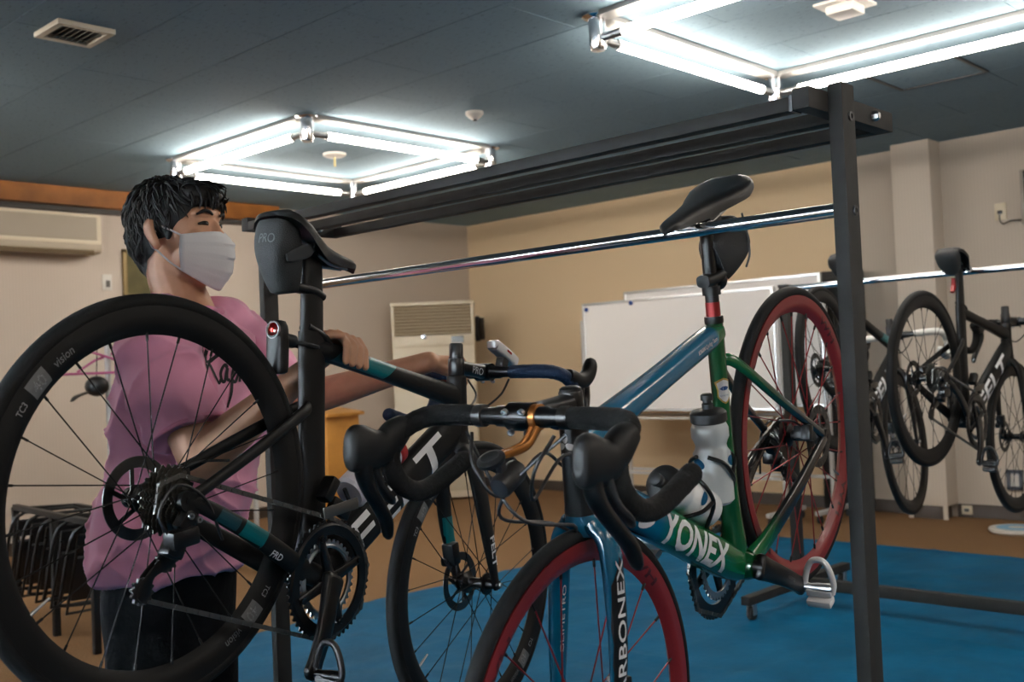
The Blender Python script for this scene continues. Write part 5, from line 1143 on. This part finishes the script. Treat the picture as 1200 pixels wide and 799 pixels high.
# ================================================================== the man
DP = 2.38                                            # distance of his spine from the camera
neck = at_depth(224, 362, DP); chest = at_depth(222, 470, DP); waist = at_depth(208, 590, DP); hem = at_depth(202, 664, DP); hip = at_depth(200, 700, DP+0.01)
FA_ = R_(33); fwd = Vector((math.cos(FA_), math.sin(FA_), 0)); rgt = Vector((fwd.y, -fwd.x, 0)); upv = Vector((0, 0, 1))
FH = R_(27); hf = Vector((math.cos(FH), math.sin(FH), 0.02)).normalized(); hr = Vector((hf.y, -hf.x, 0)).normalized(); hu = hr.cross(hf)
ho = at_depth(209, 280, DP)
def Hd(x, y, z): return ho + hf*x - hr*y + hu*z           # head axes: x front, y left, z up, origin between the ears
Hrot = Matrix((hf, -hr, hu)).transposed()
shR = at_depth(181, 408, DP-0.165); elR = at_depth(236, 538, DP-0.235); 
shL = at_depth(268, 396, DP+0.15); elL = at_depth(338, 474, DP+0.34)
person = empty('person', (hip.x, hip.y, 0)); tag(person, 'man in pink T-shirt and white face mask lifting the black bike', 'person')
PO = Vector((hip.x, hip.y, 0))
M_skin = mat('skin', (0.64, 0.35, 0.22), 0.5, spec=0.4, sss=0.12, var=(40, 0.06), bump=(350, 0.05))
def local(mb): mb.v = [(x-PO.x, y-PO.y, z) for x, y, z in mb.v]; return mb

# grips, in the axes of bike A
WA = bkA.matrix_world; RA = WA.to_3x3(); gA_ = FA['geo']
dtt = (gA_['ttj']-gA_['a']).normalized()
gripR = gA_['a'] + dtt*0.092                               # on the top tube, behind the teal patch
wrR_ = WA @ (gripR + Vector((-0.035, 0.052, -0.045)))
gripL = Vector((cA[0], 0.105, cA[1]))
wrL_ = WA @ (gripL + Vector((-0.075, 0.012, 0.005)))
body = MB()
def seg(pts):
    for (a, ra), (b, rb) in zip(pts[:-1], pts[1:]): body.caps_(a, b, ra, rb, 16)
# torso core under the clothes
body.sweep([(*(hip), 0.150, 0.10), (*(waist), 0.135, 0.095), (*(chest), 0.150, 0.105), (*(chest.lerp(neck, 0.6)), 0.155, 0.09), (*(neck+upv*-0.01), 0.07, 0.065)], rgt, 24, 2.2, 5)
seg([(neck-upv*0.04, 0.066), (Hd(-0.022, 0, -0.075), 0.056), (Hd(-0.02, 0, -0.02), 0.058)])
# head
body.ell(Hd(-0.012, 0, 0.040), (0.094, 0.076, 0.086), Hrot, 24, 16)
body.ell(Hd(0.030, 0, 0.015), (0.066, 0.066, 0.080), Hrot, 24, 16)
body.ell(Hd(0.040, 0, -0.045), (0.050, 0.056, 0.058), Hrot, 20, 14)
body.ell(Hd(0.058, 0, -0.083), (0.034, 0.036, 0.028), Hrot, 16, 10)
body.ell(Hd(0.072, 0, 0.047), (0.026, 0.052, 0.020), Hrot, 16, 10)            # brow
for s in (-1, 1): body.ell(Hd(0.068, s*0.040, -0.008), (0.024, 0.020, 0.020), Hrot, 14, 8)   # cheek bones
body.caps_(Hd(0.096, 0, 0.024), Hd(0.113, 0, -0.018), 0.008, 0.013, 12)      # nose
body.ell(Hd(0.103, 0, -0.022), (0.012, 0.017, 0.010), Hrot, 12, 8)
for s in (-1, 1):                                                            # ears
    body.sweep([(*Hd(-0.006, s*0.074, -0.028), 0.006, 0.006), (*Hd(-0.002, s*0.081, -0.022), 0.010, 0.008), (*Hd(-0.012, s*0.086, 0.004), 0.0135, 0.008), (*Hd(-0.014, s*0.088, 0.022), 0.0135, 0.008), (*Hd(-0.008, s*0.085, 0.036), 0.009, 0.007)], hf, 14, 2.2, 4)
# arms
seg([(shR, 0.058), (elR, 0.046), (elR.lerp(wrR_, 0.3), 0.044), (wrR_.lerp(elR, 0.12), 0.029), (wrR_, 0.027)])
seg([(shL, 0.056), (elL, 0.045), (elL.lerp(wrL_, 0.3), 0.043), (wrL_.lerp(elL, 0.12), 0.029), (wrL_, 0.027)])
# hands in bike axes
def hand(wrist, knuckles, fingers, thumb):
    w_ = wrist
    for k in knuckles: body.caps_(WA @ w_, WA @ k, 0.020, 0.0135, 12)
    for a, b in zip(knuckles[:-1], knuckles[1:]): body.caps_(WA @ a, WA @ b, 0.0135, 0.0135, 12)
    for f, r0 in fingers:
        for i, (a, b) in enumerate(zip(f[:-1], f[1:])): body.caps_(WA @ a, WA @ b, r0*(1-0.07*i), r0*(1-0.07*(i+1)), 12)
    for i, (a, b) in enumerate(zip(thumb[:-1], thumb[1:])): body.caps_(WA @ a, WA @ b, (0.014, 0.0115, 0.0105)[i], (0.0115, 0.0105, 0.0085)[i], 12)
# right hand: palm against the far (left) side of the top tube, fingers over the top and down the near side
up_ = Vector((0, 1, 0)).cross(dtt); up_ = up_ if up_.z > 0 else -up_
def T(x, y, z): return gripR + dtt*x + Vector((0, y, 0)) + up_*z
wristR = gripR + Vector((-0.035, 0.052, -0.045))
kn = [T(-0.030+0.021*i, 0.020-0.002*abs(i-1.2), 0.034+0.003*(1.5-abs(i-1.5))) for i in range(4)]
fin = []
for i, k in enumerate(kn):
    L_ = (0.92, 1.0, 0.97, 0.80)[3-i] if False else (0.95, 1.0, 0.95, 0.80)[i]
    x0 = -0.030+0.021*i
    fin.append(([k, T(x0+0.004, -0.012, 0.040), T(x0+0.010, -0.034*L_-0.0, 0.020), T(x0+0.014, -0.032, -0.004-0.012*L_)], 0.0098))
hand(wristR, kn, fin, [wristR+Vector((0.01, -0.004, 0.018)), T(-0.050, 0.016, 0.012), T(-0.046, -0.008, 0.034), T(-0.036, -0.030, 0.034)])
# left hand: on the bar top beyond the stem
def B(x, y, z): return gripL + Vector((x, y, z))
wristL = gripL + Vector((-0.075, 0.012, 0.005))
kn = [B(-0.004+0.002*i, 0.034-0.021*i, 0.030) for i in range(4)]
fin = [([k, B(0.026, 0.034-0.021*i, 0.022), B(0.034, 0.034-0.021*i, -0.006), B(0.016, 0.034-0.021*i, -0.026)], 0.0098) for i, k in enumerate(kn)]
hand(wristL, kn, fin, [wristL+Vector((0.015, -0.010, -0.008)), B(-0.035, -0.030, -0.012), B(-0.012, -0.044, -0.024), B(0.008, -0.046, -0.024)])
bodyo = remesh(local(body), 'body', 0.0042, 3, M_skin, person)

# ---- trousers and shoes
M_trs = mat('dark trousers', (0.006, 0.0064, 0.0075), 0.95, spec=0.1, bump=(25, 0.5))
tr = MB(); hl = 0.095
tr.sweep([(*(hem+upv*0.06), 0.165, 0.118), (*hem, 0.170, 0.125), (*hip, 0.175, 0.130), (*(hip-upv*0.09), 0.165, 0.125)], rgt, 24, 2.3, 4)
for s in (-1, 1):
    f0 = Vector((hip.x, hip.y, 0)) + rgt*s*0.13 + fwd*0.02
    tr.sweep([(*(hip-upv*0.02+rgt*s*0.075), 0.092, 0.105), (*(hip.lerp(f0, 0.25)+rgt*s*0.06), 0.090, 0.102), (*(hip.lerp(f0, 0.55)+rgt*s*0.035), 0.075, 0.082), (f0.x, f0.y, 0.22, 0.066, 0.072), (f0.x, f0.y, 0.085, 0.062, 0.068)], rgt, 20, 2.0, 5)
    fb_ = f0 + fwd*0.05; sh_ = MB(); 
    sh_.sweep([(*(fb_-fwd*0.14+upv*0.05), 0.030, 0.035), (*(fb_-fwd*0.10+upv*0.055), 0.036, 0.050), (*(fb_+fwd*0.02+upv*0.045), 0.042, 0.042), (*(fb_+fwd*0.10+upv*0.034), 0.044, 0.030), (*(fb_+fwd*0.15+upv*0.026), 0.026, 0.020)], rgt, 18, 2.5, 4)
    local(sh_).obj('shoe', M_rubber, person)
trs = remesh(local(tr), 'trousers', 0.012, 4, M_trs, person)

# ---- T-shirt
M_shirt = mat('pink cotton', (0.93, 0.40, 0.60), 0.85, sheen=0.3, bump=(10, 0.5))
sh_ = MB()
sh_.sweep([(*(hem-upv*0.004), 0.198, 0.146), (*(hem+upv*0.05), 0.196, 0.144), (*(waist), 0.190, 0.140), (*(chest-upv*0.05), 0.190, 0.138), (*(chest.lerp(neck, 0.45)), 0.180, 0.118), (*(chest.lerp(neck, 0.80)-fwd*0.01), 0.135, 0.085), (*(neck+upv*0.004-fwd*0.008), 0.075, 0.070)], rgt, 32, 2.3, 6)
slR = shR.lerp(elR, 0.78) ; slL = shL.lerp(elL, 0.62)
for sh0, sl, el in ((shR, slR, elR), (shL, slL, elL)):
    inn = sh0.lerp(neck, 0.45)
    sh_.caps_(inn, sh0+upv*0.004, 0.066, 0.070, 18)
    dd = (sl-sh0).normalized()
    sh_.sweep([(*(sh0-dd*0.02), 0.070, 0.072), (*sh0.lerp(sl, 0.4), 0.078, 0.076), (*sh0.lerp(sl, 0.8), 0.082, 0.078), (*sl, 0.084, 0.080)], rgt if abs(dd.dot(rgt)) < 0.9 else fwd, 20, 2.0, 4)
def wrinkle(me):
    # folds: sagging drapes across the side and the sleeve, pulled towards the raised arms
    from mathutils import noise
    nor = [v.normal.copy() for v in me.vertices]
    for v, n in zip(me.vertices, nor):
        p = v.co + PO
        t = p - chest
        a = t.dot(fwd); b = t.dot(upv); c = t.dot(rgt)
        q = Vector((a*3+b*2.0, b*9-a*5+c*3, c*3))
        h = noise.noise(q)*0.016 + noise.noise(q*2.3+Vector((3, 1, 7)))*0.008
        h += 0.006*math.sin((b*26+a*16+noise.noise(q)*3.0))*max(0.0, min(1.0, 0.5-noise.noise(p*5)))
        q2 = Vector((a*2.2+c*1.5, b*5.5-a*4.0, c*2.5+a)); rd_ = 1-abs(noise.noise(q2*1.7)*1.6); h += 0.012*max(0.0, rd_)**5
        q3 = Vector((b*7+a*6+2.0, a*2.0, c*6-b*3)); rd_ = 1-abs(noise.noise(q3*1.4)*1.6); h += 0.009*max(0.0, rd_)**6
        v.co += n*h
    me.update()
sho = remesh(local(sh_), 't_shirt', 0.006, 6, M_shirt, person, wrinkle)
# ribbed collar
nk = neck+upv*0.002
ring = [nk - PO + (rgt*math.cos(a)*0.072 + fwd*(math.sin(a)*0.072-0.008)) + upv*(0.010-0.022*math.sin(a)) for a in np.linspace(0, 2*PI, 33)[:-1]]
MB().tube(ring, 0.009, 10, closed=True).obj('collar', mat('pink rib', (0.93, 0.37, 0.56), 0.85), sho)
# sleeve hem stitch and bottom hem
# script lettering on the chest
bvs = bvh_of(sho)
cl = chest.lerp(neck, 0.36) - PO + rgt*0.055
aa = [(0.42, 0.42), (0.36, 0.5), (0.31, 0.3), (0.33, 0.1), (0.38, 0.1), (0.42, 0.42), (0.42, 0.15), (0.47, 0.1)]
strokes = [[(0.04, 0.0), (0.09, 0.5), (0.12, 1.0)], [(-0.02, 0.82), (0.08, 1.06), (0.22, 1.02), (0.25, 0.8), (0.17, 0.62), (0.10, 0.55)], [(0.13, 0.56), (0.19, 0.3), (0.26, 0.05), (0.31, 0.12)], aa,
           [(0.52, 0.55), (0.50, 0.0), (0.46, -0.6)], [(0.51, 0.35), (0.57, 0.52), (0.61, 0.3), (0.56, 0.06), (0.49, 0.12)], [(0.69, 1.05), (0.66, 0.5), (0.64, 0.05)], [(0.65, 0.3), (0.71, 0.5), (0.74, 0.3), (0.735, 0.08), (0.77, 0.1)], [(x+0.46, y) for x, y in aa]]
gv, gf = [], []
for stp in strokes:
    A = crom([(x, y*0.42) for x, y in stp], 6); base = len(gv)
    for i, q in enumerate(A):
        tn = A[min(i+1, len(A)-1)]-A[max(i-1, 0)]; tn = tn/(np.linalg.norm(tn)+1e-9); wv = 0.017+0.006*abs(tn[1])
        gv += [(q[0]-tn[1]*wv-0.47, q[1]+tn[0]*wv-0.2), (q[0]+tn[1]*wv-0.47, q[1]-tn[0]*wv-0.2)]
    gf += [(base+2*i, base+2*i+1, base+2*i+3, base+2*i+2) for i in range(len(A)-1)]
gv = [(x+0.18*y, y) for x, y in gv]
decal('lettering', (gv, gf), cl + fwd*0.3, -rgt, upv, 0.20, 0.20, mat('black script', (0.012, 0.010, 0.014), 0.7), sho, bvs, 0.0012, 0.3)
for sl, sh0 in ((slR, shR), (slL, shL)):
    dd = (sl-sh0).normalized(); u_ = (rgt-dd*rgt.dot(dd)).normalized(); v_ = dd.cross(u_)
    MB().tube([sl-dd*0.004-PO + u_*0.083*math.cos(a) + v_*0.079*math.sin(a) for a in np.linspace(0, 2*PI, 33)[:-1]], 0.0045, 8, closed=True).obj('sleeve_hem', mat('pink rib'), sho)

# ---- hair
M_hair = mat('black hair', (0.007, 0.0065, 0.006), 0.6, spec=0.2)
hm = MB()
hm.ell(Hd(-0.016, 0, 0.050), (0.102, 0.084, 0.088), Hrot, 24, 16)
hm.ell(Hd(-0.046, 0, 0.012), (0.068, 0.073, 0.082), Hrot, 24, 16)
hm.ell(Hd(-0.056, 0, -0.040), (0.036, 0.050, 0.058), Hrot, 20, 14)
hm.ell(Hd(0.062, 0, 0.088), (0.044, 0.064, 0.030), Hrot, 20, 12)
for s in (-1, 1): hm.sweep([(*Hd(0.012, s*0.072, 0.05), 0.022, 0.012), (*Hd(0.020, s*0.0715, 0.015), 0.012, 0.008), (*Hd(0.022, s*0.070, -0.012), 0.006, 0.005)], hf, 12, 2, 4)
hr_ = remesh(local(hm), 'hair', 0.005, 3, M_hair, person)
# locks combed from the crown outwards, fringe towards the brow
lk = MB(); bvh_h = bvh_of(hr_); crown = Hd(-0.03, 0.0, 0.14)-PO; O_ = Hd(-0.016, 0, 0.03)-PO
Hi = Hrot.transposed()
for k in range(900):
    z = rng.uniform(-0.72, 1.0); a = rng.uniform(0, 2*PI); q = math.sqrt(1-z*z); dl = Vector((q*math.cos(a), q*math.sin(a), z)); dw = Hrot @ dl
    h = bvh_h.ray_cast(O_ + dw*0.25, -dw, 0.25)
    if h[0] is None: continue
    p, n = h[0], h[1]
    pl = Hi @ (p + PO - ho)
    if pl.x > 0.035 and pl.z < 0.062: continue
    if pl.x > -0.036 and pl.z < 0.032 and abs(pl.y) > 0.045: continue
    if pl.z < -0.06: continue
    tg = (p - crown); tg = (tg - n*tg.dot(n)); 
    if tg.length < 1e-4: continue
    tg.normalize(); tg = (tg + Hrot @ Vector((rng.normal(0, 0.35), rng.normal(0, 0.35), rng.normal(0, 0.2)))); tg = (tg-n*tg.dot(n)).normalized()
    L = rng.uniform(0.020, 0.038); r0 = rng.uniform(0.0025, 0.0045); lift = rng.uniform(0.0, 0.006)
    if pl.x > 0.05: L *= 1.15
    pts = [p - n*0.003 - tg*L*0.3, p + n*(0.003+lift*0.5) + tg*L*0.15, p + n*(0.003+lift) + tg*L*0.55, p + n*(lift*0.6) + tg*L]
    lk.tube(pts, [r0*0.7, r0, r0*0.8, 0.0005], 5, caps=False)
for y in np.linspace(-0.055, 0.055, 26):                                        # fringe
    x0 = 0.090 - 0.35*abs(y)*abs(y)/0.055; z0 = 0.088
    L = rng.uniform(0.02, 0.04); base = Vector((x0+0.004, y+rng.normal(0, 0.003), z0)); dn = Vector((0.006, rng.normal(-0.006, 0.008), -L))
    pts = [Hd(*(base+Vector((-0.02, 0, 0.014))))-PO, Hd(*base)-PO, Hd(*(base+dn*0.55+Vector((0.004, 0, 0))))-PO, Hd(*(base+dn))-PO]
    lk.tube(pts, [0.004, 0.0048, 0.0035, 0.0006], 6, caps=False)
lk.obj('locks', M_hair, hr_, 60)['kind'] = 'stuff'

# ---- eyes, brows
M_eye = mat('eye dark', (0.012, 0.009, 0.008), 0.2)
for s in (-1, 1):
    ex = 0.0875 - 0.0
    e = MB().sweep([(*(Hd(ex-0.006, s*0.045, 0.020)-PO), 0.0012, 0.002), (*(Hd(ex+0.001, s*0.036, 0.0225)-PO), 0.0034, 0.003), (*(Hd(ex+0.004, s*0.028, 0.0225)-PO), 0.0034, 0.003), (*(Hd(ex+0.002, s*0.018, 0.019)-PO), 0.0012, 0.002)], hu, 10, 2, 4).obj('eye', M_eye, person)
    lid = [Hd(ex-0.005, s*0.047, 0.0215)-PO, Hd(ex+0.003, s*0.036, 0.0262)-PO, Hd(ex+0.006, s*0.027, 0.0262)-PO, Hd(ex+0.003, s*0.017, 0.0215)-PO]
    MB().tube(crom([tuple(q) for q in lid], 5), 0.0014, 8).obj('eyelash', M_hair, e)
    br = [(*(Hd(ex-0.004, s*0.052, 0.041)-PO), 0.002, 0.002), (*(Hd(ex+0.007, s*0.040, 0.049)-PO), 0.0038, 0.003), (*(Hd(ex+0.012, s*0.026, 0.048)-PO), 0.0042, 0.003), (*(Hd(ex+0.013, s*0.015, 0.043)-PO), 0.003, 0.002)]
    MB().sweep(br, hu, 10, 2, 4).obj('eyebrow', M_hair, person)

# ---- pleated mask
M_mask = mat('mask fabric', (0.92, 0.93, 0.97), 0.75, bump=(300, 0.1))
NU, NV = 28, 26; V_ = []
for j in range(NV+1):
    t = j/NV
    zc = 0.004 - 0.128*t                                           # height on the centre line
    xc = np.interp(t, [0, 0.12, 0.28, 0.55, 0.80, 1.0], [0.112, 0.127, 0.133, 0.129, 0.117, 0.094])
    xe = np.interp(t, [0, 1], [0.052, 0.044]); ze = -0.002 - 0.078*t; ye = np.interp(t, [0, 0.5, 1], [0.0705, 0.071, 0.062])
    for i in range(NU+1):
        u = -1 + 2*i/NU; au = abs(u)
        x = xe + (xc-xe)*(1-au**2.1); y = ye*math.sin(u*PI/2)**1 if False else ye*math.copysign(au**0.95, u); z = ze + (zc-ze)*(1-au**1.8)
        pl = 0.006*((t*4.0) % 1.0 if 0.18 < t < 0.86 else 0.0)*(1-au**3)
        V_.append(Hd(x+pl, y, z)-PO)
mk = MB().add(V_, [(j*(NU+1)+i, j*(NU+1)+i+1, (j+1)*(NU+1)+i+1, (j+1)*(NU+1)+i) for j in range(NV) for i in range(NU)]).obj('face_mask', M_mask, person, 50)
so = mk.modifiers.new('s', 'SOLIDIFY'); so.thickness = 0.0012; so.offset = 1
for s in (-1, 1):
    MB().tube(crom([tuple(q) for q in (Hd(0.053, s*0.071, -0.003)-PO, Hd(0.03, s*0.078, 0.010)-PO, Hd(0.005, s*0.083, 0.022)-PO, Hd(-0.014, s*0.083, 0.030)-PO, Hd(-0.026, s*0.078, 0.018)-PO)], 5), 0.0022, 8).obj('ear_loop', M_mask, mk)
    MB().tube(crom([tuple(q) for q in (Hd(0.046, s*0.064, -0.078)-PO, Hd(0.025, s*0.074, -0.060)-PO, Hd(0.002, s*0.080, -0.036)-PO, Hd(-0.012, s*0.080, -0.026)-PO, Hd(-0.020, s*0.078, -0.012)-PO)], 5), 0.0022, 8).obj('ear_loop', M_mask, mk)
